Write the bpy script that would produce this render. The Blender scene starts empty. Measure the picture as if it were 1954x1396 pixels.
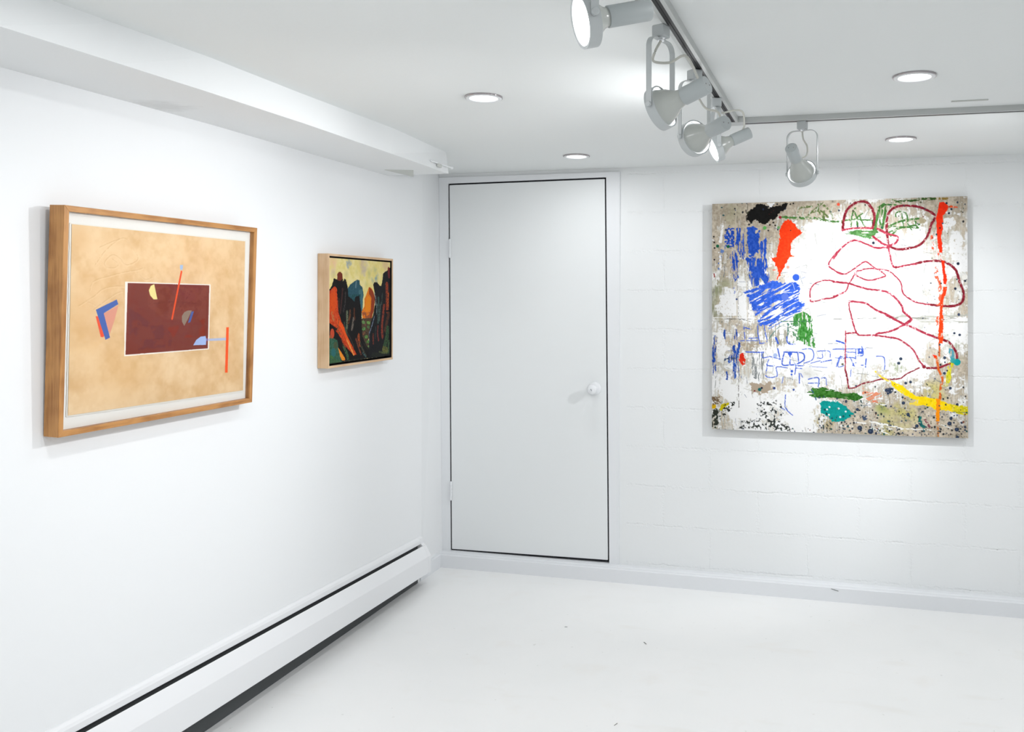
import bpy, bmesh, math, random
import numpy as np
from mathutils import Vector, Matrix

sc = bpy.context.scene
COL = sc.collection
random.seed(4)

# ------------------------------------------------------------------ camera
CAM = Vector((2.0080, -4.3794, 1.4559))
RIGHT = Vector((0.968133931711998, 0.25041556514897645, 0.002955503169859156))
UP = Vector((-0.0036017942924357242, 0.002122639335145001, 0.9999912607018764))
FWD = Vector((-0.2504071032254143, 0.9681361160153937, -0.0029569445184311214))
FPX, PPX, PPY, IW, IH = 1664.2314, 1150.04, 568.80, 1954, 1396
cd = bpy.data.cameras.new('camera')
cam = bpy.data.objects.new('camera', cd)
COL.objects.link(cam)
M = Matrix.Identity(4)
for i in range(3):
    M[i][0], M[i][1], M[i][2], M[i][3] = RIGHT[i], UP[i], -FWD[i], CAM[i]
cam.matrix_world = M
cd.sensor_fit = 'HORIZONTAL'
cd.sensor_width = 36.0
cd.lens = FPX / IW * 36.0
cd.shift_x = -(PPX - IW / 2) / IW
cd.shift_y = (PPY - IH / 2) / IW
cd.clip_start = 0.02
sc.camera = cam

def at(px, py, axis, val):
    """point of the plane <axis>=val that a photograph pixel shows"""
    d = FWD + RIGHT * ((px - PPX) / FPX) - UP * ((py - PPY) / FPX)
    t = (val - CAM[axis]) / d[axis]
    return CAM + d * t

# ------------------------------------------------------------------ world and exposure
w = bpy.data.worlds.new('world')
sc.world = w
w.use_nodes = True
w.node_tree.nodes['Background'].inputs[0].default_value = (0.80, 0.86, 0.95, 1)
w.node_tree.nodes['Background'].inputs[1].default_value = 0.4
sc.view_settings.view_transform = 'Standard'
sc.view_settings.look = 'None'
sc.view_settings.gamma = 1
sc.view_settings.exposure = 0.04
sc.view_settings.use_curve_mapping = False

# lamp strengths
P_DOWN = 1.85         # W, each recessed light
P_DOWN_FILL = 4.3   # W, unseen recessed lights added to fill the room
P_FLOOD = 1.6        # W, wide glow of a track bulb
P_SPOT = 26.0        # W, beam of a track bulb
LAMP_COL = (0.985, 0.988, 1.0)

# ------------------------------------------------------------------ helpers
def lin(c):
    return tuple(((v / 255) / 12.92 if v / 255 <= 0.04045 else ((v / 255 + 0.055) / 1.055) ** 2.4) for v in c)

def mat(name, rgb, rough=0.6, metal=0.0, spec=0.5, bump=None, mottle=None, emit=None):
    m = bpy.data.materials.new(name)
    m.use_nodes = True
    nt = m.node_tree
    b = nt.nodes['Principled BSDF']
    b.inputs['Base Color'].default_value = (*rgb, 1)
    b.inputs['Roughness'].default_value = rough
    b.inputs['Metallic'].default_value = metal
    b.inputs['Specular IOR Level'].default_value = spec
    tc = nt.nodes.new('ShaderNodeTexCoord')
    if mottle:
        scale, amt = mottle
        n = nt.nodes.new('ShaderNodeTexNoise')
        n.inputs['Scale'].default_value = scale
        n.inputs['Detail'].default_value = 5
        nt.links.new(tc.outputs['Object'], n.inputs['Vector'])
        r = nt.nodes.new('ShaderNodeMapRange')
        r.inputs['From Min'].default_value = 0.3
        r.inputs['From Max'].default_value = 0.7
        r.inputs['To Min'].default_value = 1 - amt
        r.inputs['To Max'].default_value = 1
        nt.links.new(n.outputs['Fac'], r.inputs['Value'])
        mx = nt.nodes.new('ShaderNodeVectorMath')
        mx.operation = 'SCALE'
        mx.inputs[0].default_value = rgb
        nt.links.new(r.outputs['Result'], mx.inputs['Scale'])
        nt.links.new(mx.outputs[0], b.inputs['Base Color'])
    if bump:
        scale, strength, dist = bump
        n = nt.nodes.new('ShaderNodeTexNoise')
        n.inputs['Scale'].default_value = scale
        n.inputs['Detail'].default_value = 6
        nt.links.new(tc.outputs['Object'], n.inputs['Vector'])
        bp = nt.nodes.new('ShaderNodeBump')
        bp.inputs['Strength'].default_value = strength
        bp.inputs['Distance'].default_value = dist
        nt.links.new(n.outputs['Fac'], bp.inputs['Height'])
        nt.links.new(bp.outputs[0], b.inputs['Normal'])
    if emit:
        b.inputs['Emission Color'].default_value = (*emit[0], 1)
        b.inputs['Emission Strength'].default_value = emit[1]
    return m

def obj(name, verts, faces, m, parent=None, smooth=False, bevel=0.0, loc=None):
    """one mesh object; verts are world positions, stored relative to loc or to the parent"""
    me = bpy.data.meshes.new(name)
    if parent is not None:
        off = Vector((0, 0, 0))
        q = parent
        while q is not None:
            off += Vector(q.location)
            q = q.parent
        base = off
    else:
        base = Vector(loc) if loc is not None else Vector((0, 0, 0))
    me.from_pydata([tuple(Vector(v) - base) for v in verts], [], faces)
    me.update()
    bm = bmesh.new()
    bm.from_mesh(me)
    bmesh.ops.recalc_face_normals(bm, faces=bm.faces)
    bm.to_mesh(me)
    bm.free()
    if smooth:
        for p in me.polygons:
            p.use_smooth = True
    o = bpy.data.objects.new(name, me)
    COL.objects.link(o)
    if parent is not None:
        o.parent = parent
    else:
        o.location = base
    me.materials.append(m)
    if smooth == 'auto':
        me.set_sharp_from_angle(angle=math.radians(38))
    if bevel:
        bv = o.modifiers.new('bevel', 'BEVEL')
        bv.width = bevel
        bv.segments = 3
        bv.limit_method = 'ANGLE'
    return o

def empty(name, loc):
    o = bpy.data.objects.new(name, None)
    o.empty_display_size = 0.05
    COL.objects.link(o)
    o.location = loc
    return o

def tag(o, label=None, cat=None, group=None, kind=None):
    if label: o['label'] = label
    if cat: o['category'] = cat
    if group: o['group'] = group
    if kind: o['kind'] = kind
    return o

class MB:
    def __init__(s): s.v, s.f = [], []
    def add(s, v, f):
        k = len(s.v)
        s.v += [Vector(p) for p in v]
        s.f += [tuple(i + k for i in q) for q in f]
        return s
    def box(s, x0, x1, y0, y1, z0, z1):
        return s.add([(x, y, z) for z in (z0, z1) for y in (y0, y1) for x in (x0, x1)],
                     [(0, 1, 3, 2), (4, 6, 7, 5), (0, 4, 5, 1), (2, 3, 7, 6), (0, 2, 6, 4), (1, 5, 7, 3)])
    def prism(s, prof, d0, d1):
        """closed profile (list of points) swept from offset d0 to d1"""
        n = len(prof)
        v = [Vector(p) + Vector(d0) for p in prof] + [Vector(p) + Vector(d1) for p in prof]
        f = [(i, (i + 1) % n, n + (i + 1) % n, n + i) for i in range(n)]
        f += [tuple(range(n)), tuple(range(2 * n - 1, n - 1, -1))]
        return s.add(v, f)
    def lathe(s, P, n, prof, seg=40, cap0=True, cap1=True):
        P, n = Vector(P), Vector(n).normalized()
        a = n.orthogonal().normalized()
        b = n.cross(a)
        v, f = [], []
        for (t, r) in prof:
            for k in range(seg):
                q = 2 * math.pi * k / seg
                v.append(P + n * t + (a * math.cos(q) + b * math.sin(q)) * r)
        for j in range(len(prof) - 1):
            for k in range(seg):
                k2 = (k + 1) % seg
                f.append((j * seg + k, j * seg + k2, (j + 1) * seg + k2, (j + 1) * seg + k))
        if cap0: f.append(tuple(range(seg - 1, -1, -1)))
        if cap1: f.append(tuple((len(prof) - 1) * seg + k for k in range(seg)))
        return s.add(v, f)
    def tube(s, pts, r, seg=10):
        pts = [Vector(p) for p in pts]
        v, f = [], []
        ref = Vector((0.31, 0.2, 0.93))
        for i, p in enumerate(pts):
            t = (pts[min(i + 1, len(pts) - 1)] - pts[max(i - 1, 0)]).normalized()
            a = t.cross(ref).normalized()
            b = t.cross(a)
            for k in range(seg):
                q = 2 * math.pi * k / seg
                v.append(p + (a * math.cos(q) + b * math.sin(q)) * r)
        for j in range(len(pts) - 1):
            for k in range(seg):
                k2 = (k + 1) % seg
                f.append((j * seg + k, j * seg + k2, (j + 1) * seg + k2, (j + 1) * seg + k))
        f.append(tuple(range(seg - 1, -1, -1)))
        f.append(tuple((len(pts) - 1) * seg + k for k in range(seg)))
        return s.add(v, f)
    def obj(s, name, m, parent=None, **kw):
        return obj(name, s.v, s.f, m, parent, **kw)

def bez(pts, n=10):
    """Catmull-Rom through pts"""
    pts = [Vector(p) for p in pts]
    P = [pts[0]] + pts + [pts[-1]]
    out = []
    for i in range(1, len(P) - 2):
        for k in range(n):
            t = k / n
            a, b, c, d = P[i - 1], P[i], P[i + 1], P[i + 2]
            out.append(0.5 * ((2 * b) + (c - a) * t + (2 * a - 5 * b + 4 * c - d) * t * t + (3 * b - a - 3 * c + d) * t ** 3))
    out.append(pts[-1])
    return out

# ------------------------------------------------------------------ materials
WALL = (0.86, 0.875, 0.885)
m_wall = mat('white_wall_paint', WALL, 0.75, bump=(90, 0.10, 0.002))
m_ceil = mat('ceiling_paint', (0.82, 0.845, 0.84), 0.8, bump=(60, 0.15, 0.002))
m_soffit = mat('soffit_paint', (0.84, 0.86, 0.865), 0.75, bump=(30, 0.2, 0.003))
m_patch = mat('grey_patch', (0.60, 0.62, 0.59), 0.8)
m_door = mat('door_paint', (0.84, 0.865, 0.87), 0.42, bump=(25, 0.08, 0.002))
m_trim = mat('trim_paint', (0.83, 0.85, 0.87), 0.5, bump=(40, 0.15, 0.002))
m_curb = mat('curb_paint', (0.80, 0.82, 0.845), 0.5, bump=(40, 0.25, 0.003))
m_dark = mat('dark_gap', (0.012, 0.012, 0.016), 0.9)
m_heater = mat('heater_enamel', (0.86, 0.87, 0.885), 0.35)
m_fin = mat('fins_and_shade', (0.075, 0.082, 0.085), 0.7)
m_lampw = mat('fixture_white', (0.50, 0.53, 0.535), 0.4)
m_lampw2 = mat('socket_white', (0.42, 0.455, 0.46), 0.45, bump=(200, 0.1, 0.001))
m_bulb = mat('bulb_glass_back', (0.46, 0.48, 0.455), 0.22)
m_chrome = mat('ring_chrome', (0.85, 0.86, 0.88), 0.12, metal=1.0)
m_rim = mat('downlight_rim', (0.42, 0.39, 0.40), 0.15, metal=1.0)
m_flange = mat('downlight_flange', (0.80, 0.82, 0.83), 0.4)
m_cord = mat('cord_vinyl', (0.60, 0.60, 0.55), 0.5)
m_track = mat('track_enamel', (0.55, 0.57, 0.56), 0.4)
m_black = mat('black_plastic', (0.01, 0.01, 0.01), 0.5)
m_lens = mat('lamp_lens', (0.9, 0.9, 0.9), 0.3, emit=((0.96, 0.99, 1.0), 6.0))
m_glow = mat('bulb_shoulder', (0.9, 0.9, 0.9), 0.3, emit=((0.96, 0.99, 1.0), 1.6))
m_dlens = mat('downlight_lens', (0.9, 0.9, 0.9), 0.3, emit=((0.98, 0.995, 1.0), 4.0))

def wall_block_mat():
    """painted concrete block: mortar joints every 0.2 m, joints 0.478 m apart, only as relief"""
    m = mat('painted_block', (0.845, 0.865, 0.87), 0.55)
    nt = m.node_tree
    N, L = nt.nodes, nt.links
    b = N['Principled BSDF']
    tc = N.new('ShaderNodeTexCoord')
    sep = N.new('ShaderNodeSeparateXYZ')
    L.new(tc.outputs['Object'], sep.inputs[0])
    def math_(op, a, c=None, d=None):
        n = N.new('ShaderNodeMath'); n.operation = op
        for i, q in enumerate((a, c, d)):
            if q is None: continue
            if isinstance(q, (int, float)): n.inputs[i].default_value = q
            else: L.new(q, n.inputs[i])
        return n.outputs[0]
    def noise(scale, det=3, vec=None):
        n = N.new('ShaderNodeTexNoise'); n.inputs['Scale'].default_value = scale
        n.inputs['Detail'].default_value = det
        L.new(vec or tc.outputs['Object'], n.inputs['Vector'])
        return n.outputs['Fac']
    wob = math_('MULTIPLY', math_('SUBTRACT', noise(16, 6), 0.5), 0.022)
    zz = math_('ADD', sep.outputs[2], wob)
    xx = math_('ADD', sep.outputs[0], wob)
    zr = math_('DIVIDE', math_('SUBTRACT', zz, 0.083 - 2.0), 0.2)
    row = math_('FLOOR', zr)
    dz = math_('MULTIPLY', math_('ABSOLUTE', math_('SUBTRACT', math_('FRACT', math_('ADD', zr, 0.5)), 0.5)), 0.2)
    odd = math_('MULTIPLY', math_('MODULO', row, 2.0), 0.5)
    xr = math_('ADD', math_('DIVIDE', math_('SUBTRACT', xx, 1.435 - 4.78), 0.478), odd)
    dx = math_('MULTIPLY', math_('ABSOLUTE', math_('SUBTRACT', math_('FRACT', math_('ADD', xr, 0.5)), 0.5)), 0.478)
    d = math_('MINIMUM', dz, math_('ADD', dx, 0.0022))
    groove = N.new('ShaderNodeMapRange')
    groove.inputs['From Min'].default_value = 0.0005
    groove.inputs['From Max'].default_value = 0.0055
    L.new(d, groove.inputs['Value'])
    # joints come and go under the paint; none beside the door casing
    pres = N.new('ShaderNodeMapRange')
    pres.inputs['From Min'].default_value = 0.42
    pres.inputs['From Max'].default_value = 0.62
    pres.inputs['To Min'].default_value = 0.12
    L.new(noise(7, 5), pres.inputs['Value'])
    side = math_('GREATER_THAN', sep.outputs[0], 1.005)
    g = math_('MULTIPLY', math_('SUBTRACT', 1.0, groove.outputs[0]), math_('MULTIPLY', pres.outputs[0], side))
    near = N.new('ShaderNodeMapRange')      # crumbly paint along the joints
    near.inputs['From Min'].default_value = 0.016
    near.inputs['From Max'].default_value = 0.0
    L.new(d, near.inputs['Value'])
    crumb = math_('MULTIPLY', math_('MULTIPLY', near.outputs[0], side), math_('MULTIPLY', math_('SUBTRACT', noise(90, 5), 0.5), 2.6))
    h = math_('SUBTRACT', math_('ADD', math_('MULTIPLY', noise(38, 5), 0.22), crumb), math_('MULTIPLY', g, 0.9))
    bp = N.new('ShaderNodeBump')
    bp.inputs['Strength'].default_value = 0.55
    bp.inputs['Distance'].default_value = 0.0035
    L.new(h, bp.inputs['Height'])
    L.new(bp.outputs[0], b.inputs['Normal'])
    # small dark pits where the paint missed the joint
    pit = math_('GREATER_THAN', math_('MULTIPLY', g, noise(60, 2)), 0.62)
    mx = N.new('ShaderNodeMix'); mx.data_type = 'RGBA'
    mx.inputs[6].default_value = (0.845, 0.865, 0.87, 1)
    mx.inputs[7].default_value = (0.30, 0.32, 0.32, 1)
    L.new(pit, mx.inputs[0])
    L.new(mx.outputs[2], b.inputs['Base Color'])
    return m
m_block = wall_block_mat()

def floor_mat():
    m = mat('painted_concrete_floor', (0.86, 0.87, 0.865), 0.35, bump=(14, 0.22, 0.004))
    nt = m.node_tree; N, L = nt.nodes, nt.links
    b = N['Principled BSDF']
    tc = N.new('ShaderNodeTexCoord')
    def noise(scale, det, loc=(0, 0, 0), sc3=(1, 1, 1)):
        mp = N.new('ShaderNodeMapping')
        mp.inputs['Location'].default_value = loc
        mp.inputs['Scale'].default_value = sc3
        L.new(tc.outputs['Object'], mp.inputs[0])
        n = N.new('ShaderNodeTexNoise'); n.inputs['Scale'].default_value = scale
        n.inputs['Detail'].default_value = det
        L.new(mp.outputs[0], n.inputs['Vector'])
        return n.outputs['Fac']
    def ramp(src, a, c, lo, hi):
        r = N.new('ShaderNodeMapRange')
        for k, q in zip(('From Min', 'From Max', 'To Min', 'To Max'), (a, c, lo, hi)):
            r.inputs[k].default_value = q
        L.new(src, r.inputs['Value'])
        return r.outputs[0]
    def mix(f, a, c):
        x = N.new('ShaderNodeMix'); x.data_type = 'RGBA'
        L.new(f, x.inputs[0])
        if isinstance(a, tuple): x.inputs[6].default_value = (*a, 1)
        else: L.new(a, x.inputs[6])
        x.inputs[7].default_value = (*c, 1)
        return x.outputs[2]
    c = mix(ramp(noise(2.2, 6), 0.45, 0.75, 0, 0.6), (0.92, 0.925, 0.92), (0.87, 0.885, 0.88))
    c = mix(ramp(noise(5, 5, (3, 1, 0)), 0.60, 0.8, 0, 0.35), c, (0.84, 0.80, 0.74))
    c = mix(ramp(noise(70, 2, (7, 1, 0)), 0.77, 0.80, 0, 0.7), c, (0.50, 0.50, 0.48))
    c = mix(ramp(noise(38, 2, (2, 5, 0)), 0.735, 0.76, 0, 0.45), c, (0.60, 0.60, 0.57))
    c = mix(ramp(noise(3, 6, (5, 2, 0), (1, 3, 1)), 0.62, 0.8, 0, 0.5), c, (0.84, 0.82, 0.78))
    L.new(c, b.inputs['Base Color'])
    L.new(ramp(noise(4, 4, (1, 9, 0)), 0.3, 0.7, 0.28, 0.5), b.inputs['Roughness'])
    return m
m_floor = floor_mat()

def wood_mat(name, c1, c2, rough, axis):
    m = mat(name, c1, rough)
    nt = m.node_tree; N, L = nt.nodes, nt.links
    b = N['Principled BSDF']
    tc = N.new('ShaderNodeTexCoord')
    mp = N.new('ShaderNodeMapping')
    s = [120, 120, 120]; s[axis] = 5
    mp.inputs['Scale'].default_value = s
    L.new(tc.outputs['Object'], mp.inputs[0])
    n = N.new('ShaderNodeTexNoise'); n.inputs['Scale'].default_value = 1.0; n.inputs['Detail'].default_value = 6
    n.inputs['Roughness'].default_value = 0.7
    L.new(mp.outputs[0], n.inputs['Vector'])
    n2 = N.new('ShaderNodeTexNoise'); n2.inputs['Scale'].default_value = 9
    L.new(tc.outputs['Object'], n2.inputs['Vector'])
    a = N.new('ShaderNodeMath'); a.operation = 'ADD'
    L.new(n.outputs['Fac'], a.inputs[0]); L.new(n2.outputs['Fac'], a.inputs[1])
    r = N.new('ShaderNodeValToRGB')
    r.color_ramp.elements[0].position = 0.78; r.color_ramp.elements[0].color = (*c1, 1)
    r.color_ramp.elements[1].position = 1.2 if False else 1.0; r.color_ramp.elements[1].color = (*c2, 1)
    mm = N.new('ShaderNodeMath'); mm.operation = 'MULTIPLY'; mm.inputs[1].default_value = 0.88
    L.new(a.outputs[0], mm.inputs[0])
    L.new(mm.outputs[0], r.inputs[0])
    L.new(r.outputs[0], b.inputs['Base Color'])
    bp = N.new('ShaderNodeBump'); bp.inputs['Strength'].default_value = 0.15; bp.inputs['Distance'].default_value = 0.001
    L.new(n.outputs['Fac'], bp.inputs['Height']); L.new(bp.outputs[0], b.inputs['Normal'])
    return m

def art_mat(name, rough=0.5, bump=0.3, fine=300, spec=0.25):
    m = mat(name, (0.5, 0.5, 0.5), rough, spec=spec)
    nt = m.node_tree; N, L = nt.nodes, nt.links
    b = N['Principled BSDF']
    at_ = N.new('ShaderNodeAttribute'); at_.attribute_name = 'paint'
    L.new(at_.outputs['Color'], b.inputs['Base Color'])
    tc = N.new('ShaderNodeTexCoord')
    n = N.new('ShaderNodeTexNoise'); n.inputs['Scale'].default_value = fine; n.inputs['Detail'].default_value = 4
    L.new(tc.outputs['Object'], n.inputs['Vector'])
    bp = N.new('ShaderNodeBump'); bp.inputs['Strength'].default_value = bump; bp.inputs['Distance'].default_value = 0.001
    L.new(n.outputs['Fac'], bp.inputs['Height']); L.new(bp.outputs[0], b.inputs['Normal'])
    return m

# ------------------------------------------------------------------ room shell
H = 2.1143
XR, YF = 5.2, -6.6       # right wall, wall behind the camera
TH = 0.15
CURB_D, CURB_H = 0.081, 0.0696

def struct(o): return tag(o, kind='structure')
struct(MB().box(-TH, XR + TH, YF - TH, TH, -0.1, 0).obj('floor', m_floor))
struct(MB().box(-TH, XR + TH, YF - TH, TH, H, H + 0.1).obj('ceiling', m_ceil))
# the plaster of the left wall falls back a little, and out of plumb, in its last 30 cm
wl = MB()
wv_ = []
for z, xc in ((0, -.018), (H, -.046)):
    wv_ += [(-TH, YF, z), (0, YF, z), (0, -.30, z), (xc, 0, z), (-TH, 0, z)]
wl.add(wv_, [(0, 1, 2, 3, 4), (9, 8, 7, 6, 5)] + [(k, (k + 1) % 5, 5 + (k + 1) % 5, 5 + k) for k in range(5)])
struct(wl.obj('wall_left', m_wall))
struct(MB().box(XR, XR + TH, YF, 0, 0, H).obj('wall_right', m_wall))
struct(MB().box(-TH, XR + TH, YF - TH, YF, 0, H).obj('wall_front', m_wall))

# door outline (gap centre line) read on the plane of the wall
dTL, dTR = at(857.4, 352, 1, 0), at(1156, 340, 1, 0)
dBL, dBR = at(862, 1047.5, 1, 0), at(1162, 1069, 1, 0)
ox0, ox1 = min(dTL.x, dBL.x) - 0.004, max(dTR.x, dBR.x) + 0.004
oz0, oz1 = CURB_H + 0.001, max(dTL.z, dTR.z) + 0.005
wb = MB()
wb.box(-TH, ox0, 0, TH, 0, H).box(ox1, XR + TH, 0, TH, 0, H).box(ox0, ox1, 0, TH, oz1, H).box(ox0, ox1, 0, TH, 0, oz0)
struct(wb.obj('wall_back', m_block))

# concrete ledge along the foot of the back wall, with a slightly raised rounded top
cb = MB()
prof = [(0, 0, 0), (0, -CURB_D, 0), (0, -CURB_D, CURB_H - 0.004), (0, -CURB_D + 0.004, CURB_H), (0, -0.05, CURB_H), (0, -0.046, CURB_H + 0.003), (0, -0.020, CURB_H + 0.004), (0, -0.014, CURB_H), (0, 0, CURB_H)]
cb.prism(prof, (-0.05, 0, 0), (XR, 0, 0))
struct(cb.obj('baseboard_back', m_curb))
bl = MB().prism([(-.04, 0, 0), (0.005, 0, 0), (0.005, 0, 0.067), (0.002, 0, 0.072), (-.04, 0, 0.079)], (0, -CURB_D, 0), (0, -0.318, 0))
struct(bl.obj('baseboard_left', m_curb))

# soffit running along the top of the left wall
sx = [(-5.8, 0.30), (-2.922, 0.315), (-2.6, 0.328), (-2.307, 0.343), (-1.871, 0.337), (-1.239, 0.343), (-0.668, 0.300)]
sz = [(-5.8, 2.019), (-2.922, 2.019), (-2.622, 2.0215), (-2.249, 2.023), (-1.838, 2.024), (-1.269, 2.018), (-0.668, 2.015)]
ys = sorted(set([a for a, _ in sx] + [a for a, _ in sz]))
def itp(t, y):
    return float(np.interp(y, [a for a, _ in t], [b for _, b in t]))
so = MB()
v, f = [], []
for y in ys:
    X, Z = itp(sx, y), itp(sz, y)
    xb = 0.318 + (X - 0.318) * 0.25
    v += [(0, y, H), (0, y, Z + 0.002), (xb, y, Z), (X, y, H)]
for i in range(len(ys) - 1):
    for k in range(4):
        f.append((i * 4 + k, i * 4 + (k + 1) % 4, (i + 1) * 4 + (k + 1) % 4, (i + 1) * 4 + k))
f += [(0, 1, 2, 3), tuple(4 * (len(ys) - 1) + k for k in (3, 2, 1, 0))]
so.add(v, f)
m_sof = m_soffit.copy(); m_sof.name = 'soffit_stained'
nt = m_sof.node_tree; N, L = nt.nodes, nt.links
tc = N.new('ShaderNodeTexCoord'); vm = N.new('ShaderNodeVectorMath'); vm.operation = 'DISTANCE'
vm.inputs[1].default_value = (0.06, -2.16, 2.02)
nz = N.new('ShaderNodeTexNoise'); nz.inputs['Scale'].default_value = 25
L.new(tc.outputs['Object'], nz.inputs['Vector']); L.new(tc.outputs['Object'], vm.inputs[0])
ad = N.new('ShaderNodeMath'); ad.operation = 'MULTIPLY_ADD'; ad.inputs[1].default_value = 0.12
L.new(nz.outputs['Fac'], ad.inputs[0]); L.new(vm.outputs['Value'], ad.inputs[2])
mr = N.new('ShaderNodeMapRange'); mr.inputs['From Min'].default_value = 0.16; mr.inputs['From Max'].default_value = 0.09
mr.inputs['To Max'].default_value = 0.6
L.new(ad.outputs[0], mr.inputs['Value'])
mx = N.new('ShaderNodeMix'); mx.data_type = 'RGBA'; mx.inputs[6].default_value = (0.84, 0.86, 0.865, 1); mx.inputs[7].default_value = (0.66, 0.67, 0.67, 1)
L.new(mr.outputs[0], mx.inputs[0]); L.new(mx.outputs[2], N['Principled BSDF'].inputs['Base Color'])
struct(so.obj('trim_1', m_sof))                                     # the boxed soffit
# thin darker grey plate on the soffit's underside, next to the wall
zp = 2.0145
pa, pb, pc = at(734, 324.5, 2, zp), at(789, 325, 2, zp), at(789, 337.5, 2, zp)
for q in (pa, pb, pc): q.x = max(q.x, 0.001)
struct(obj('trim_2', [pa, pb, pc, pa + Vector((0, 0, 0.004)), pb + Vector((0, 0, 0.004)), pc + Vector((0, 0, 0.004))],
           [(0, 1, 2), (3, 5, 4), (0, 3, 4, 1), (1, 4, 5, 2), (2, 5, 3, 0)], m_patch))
# painted-over raised strip on the ceiling, its shadow put in as grey
struct(MB().box(2.407, 2.522, -1.246, -1.236, H - 0.0035, H + 0.001).obj('trim_3', m_patch))

# ------------------------------------------------------------------ door
door = empty('door_1', (0.46, 0, 0.075))
tag(door, kind='structure')
G = 0.0042
leaf = MB()
lv = [(dTL.x + G, dTL.z - G), (dTR.x - G, dTR.z - G), (dBR.x - G, dBR.z + G), (dBL.x + G, dBL.z + G)]
leaf.prism([(x, 0, z) for x, z in lv], (0, -0.008, 0), (0, 0.032, 0))
leaf.obj('door_leaf', m_door, door, bevel=0.002)
# frame: flat casing flush round the leaf
c = MB()
yc = -0.010
cx1 = at(1183, 600, 1, 0).x
zt = 2.094
c.add([(-.044, yc, zt), (cx1, yc, zt), (cx1, yc, CURB_H), (-.018, yc, CURB_H),
       (dTL.x - G + 0.001, yc, dTL.z + G), (dTR.x + G, yc, dTR.z + G), (dBR.x + G, yc, CURB_H), (dBL.x - G + 0.001, yc, CURB_H),
       (-.044, 0.0, zt), (cx1, 0.0, zt), (cx1, 0.0, CURB_H), (-.018, 0.0, CURB_H),
       (dTL.x - G + 0.001, 0.03, dTL.z + G), (dTR.x + G, 0.03, dTR.z + G), (dBR.x + G, 0.03, CURB_H), (dBL.x - G + 0.001, 0.03, CURB_H)],
      [(0, 1, 5, 4), (1, 2, 6, 5), (0, 4, 7, 3), (0, 8, 9, 1), (1, 9, 10, 2), (0, 3, 11, 8),
       (4, 5, 13, 12), (5, 6, 14, 13), (7, 4, 12, 15)])
c.obj('door_casing', m_trim, door)
sill = MB().box(ox0, ox1, -0.012, 0.03, CURB_H - 0.002, min(dBL.z, dBR.z) - 0.003)
sill.obj('door_sill', m_curb, door)
gp = MB()
a = 0.022
gp.box(ox0 - .0, ox0 + a, 0.0055, 0.03, oz0, oz1).box(ox1 - a, ox1, 0.0055, 0.03, oz0, oz1).box(ox0, ox1, 0.0055, 0.03, oz1 - a, oz1).box(ox0, ox1, 0.0055, 0.03, oz0, oz0 + a)
# black strip added behind the leaf's edge, painting in the gap's shade
gs = MB()
def strip(p, q, w2=0.006):
    p, q = Vector(p), Vector(q)
    d = (q - p).normalized(); s = Vector((-d.z, 0, d.x)) * w2
    gs.prism([p + s, q + s, q - s, p - s], (0, 0.000, 0), (0, 0.028, 0))
strip((dTL.x, 0, dTL.z), (dTR.x, 0, dTR.z)); strip((dTR.x, 0, dTR.z), (dBR.x, 0, dBR.z))
strip((dBR.x, 0, dBR.z), (dBL.x, 0, dBL.z)); strip((dBL.x, 0, dBL.z), (dTL.x, 0, dTL.z))
gs.obj('gap_shade', m_dark, door)
for za, zb, pxx in ((1.758, 1.661, 857.8), (0.445, 0.348, 861.0)):
    hx = at(pxx, 700, 1, -0.014).x + 0.0005
    hp = MB()
    hp.box(hx - 0.016, hx - 0.002, -0.0125, -0.009, zb, za)
    n = 5
    for k in range(n):
        z0 = zb + (za - zb) * k / n + 0.0008
        z1 = zb + (za - zb) * (k + 1) / n - 0.0008
        hp.lathe((hx, -0.0145, z0), (0, 0, 1), [(0, 0.0062), (z1 - z0, 0.0062)], 16)
    hp.lathe((hx, -0.0145, zb - 0.003), (0, 0, 1), [(0, 0.003), (0.002, 0.0045), (za - zb + 0.004, 0.0045), (za - zb + 0.006, 0.003)], 12)
    hp.obj('hinge', m_trim, door, smooth='auto')
kp = at(1135, 741, 1, -0.008)
kn = MB().lathe((kp.x, -0.008, kp.z), (0, -1, 0), [(0.026, 0.0115), (0.036, 0.012), (0.040, 0.018), (0.046, 0.0235), (0.056, 0.0255), (0.064, 0.0245), (0.068, 0.021), (0.0695, 0.017), (0.0705, 0.009)], 40)
knob = kn.obj('door_knob', m_trim, door, smooth=True)
MB().lathe((kp.x, -0.008, kp.z), (0, -1, 0), [(0, 0.0345), (0.004, 0.0345), (0.010, 0.031), (0.013, 0.024), (0.015, 0.017), (0.028, 0.013)], 40).obj('rosette', m_trim, knob, smooth='auto')
MB().lathe((kp.x, -0.077, kp.z), (0, -1, 0), [(0, 0.0075), (0.0032, 0.0075)], 24).obj('lock_cylinder', m_chrome, knob, smooth='auto')
k0 = Vector((kp.x, -0.0805, kp.z))
dd = Vector((0.35, 0, -0.94)) * 0.0048; ss = Vector((0.94, 0, 0.35)) * 0.0011
MB().prism([k0 + dd + ss, k0 - dd + ss, k0 - dd - ss, k0 + dd - ss], (0, 0, 0), (0, -0.0006, 0)).obj('keyhole', m_black, knob)

# ------------------------------------------------------------------ small pipe stub at the end of the soffit
st = empty('pipe_stub', (0.318, -0.70, 2.045))
tag(st, 'small white painted pipe stub with clip poking out of the end of the ceiling soffit', 'pipe')
MB().tube([(0.318, -0.86, 2.046), (0.322, -0.66, 2.044)], 0.004).lathe((0.322, -0.665, 2.044), (0.05, 1, 0), [(0, 0.004), (0.001, 0.007), (0.014, 0.007), (0.015, 0.004)], 16).obj('pipe', m_soffit, st, smooth='auto')
MB().box(0.316, 0.326, -0.80, -0.765, 2.028, 2.043).obj('clip', m_patch, st, bevel=0.002)

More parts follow.
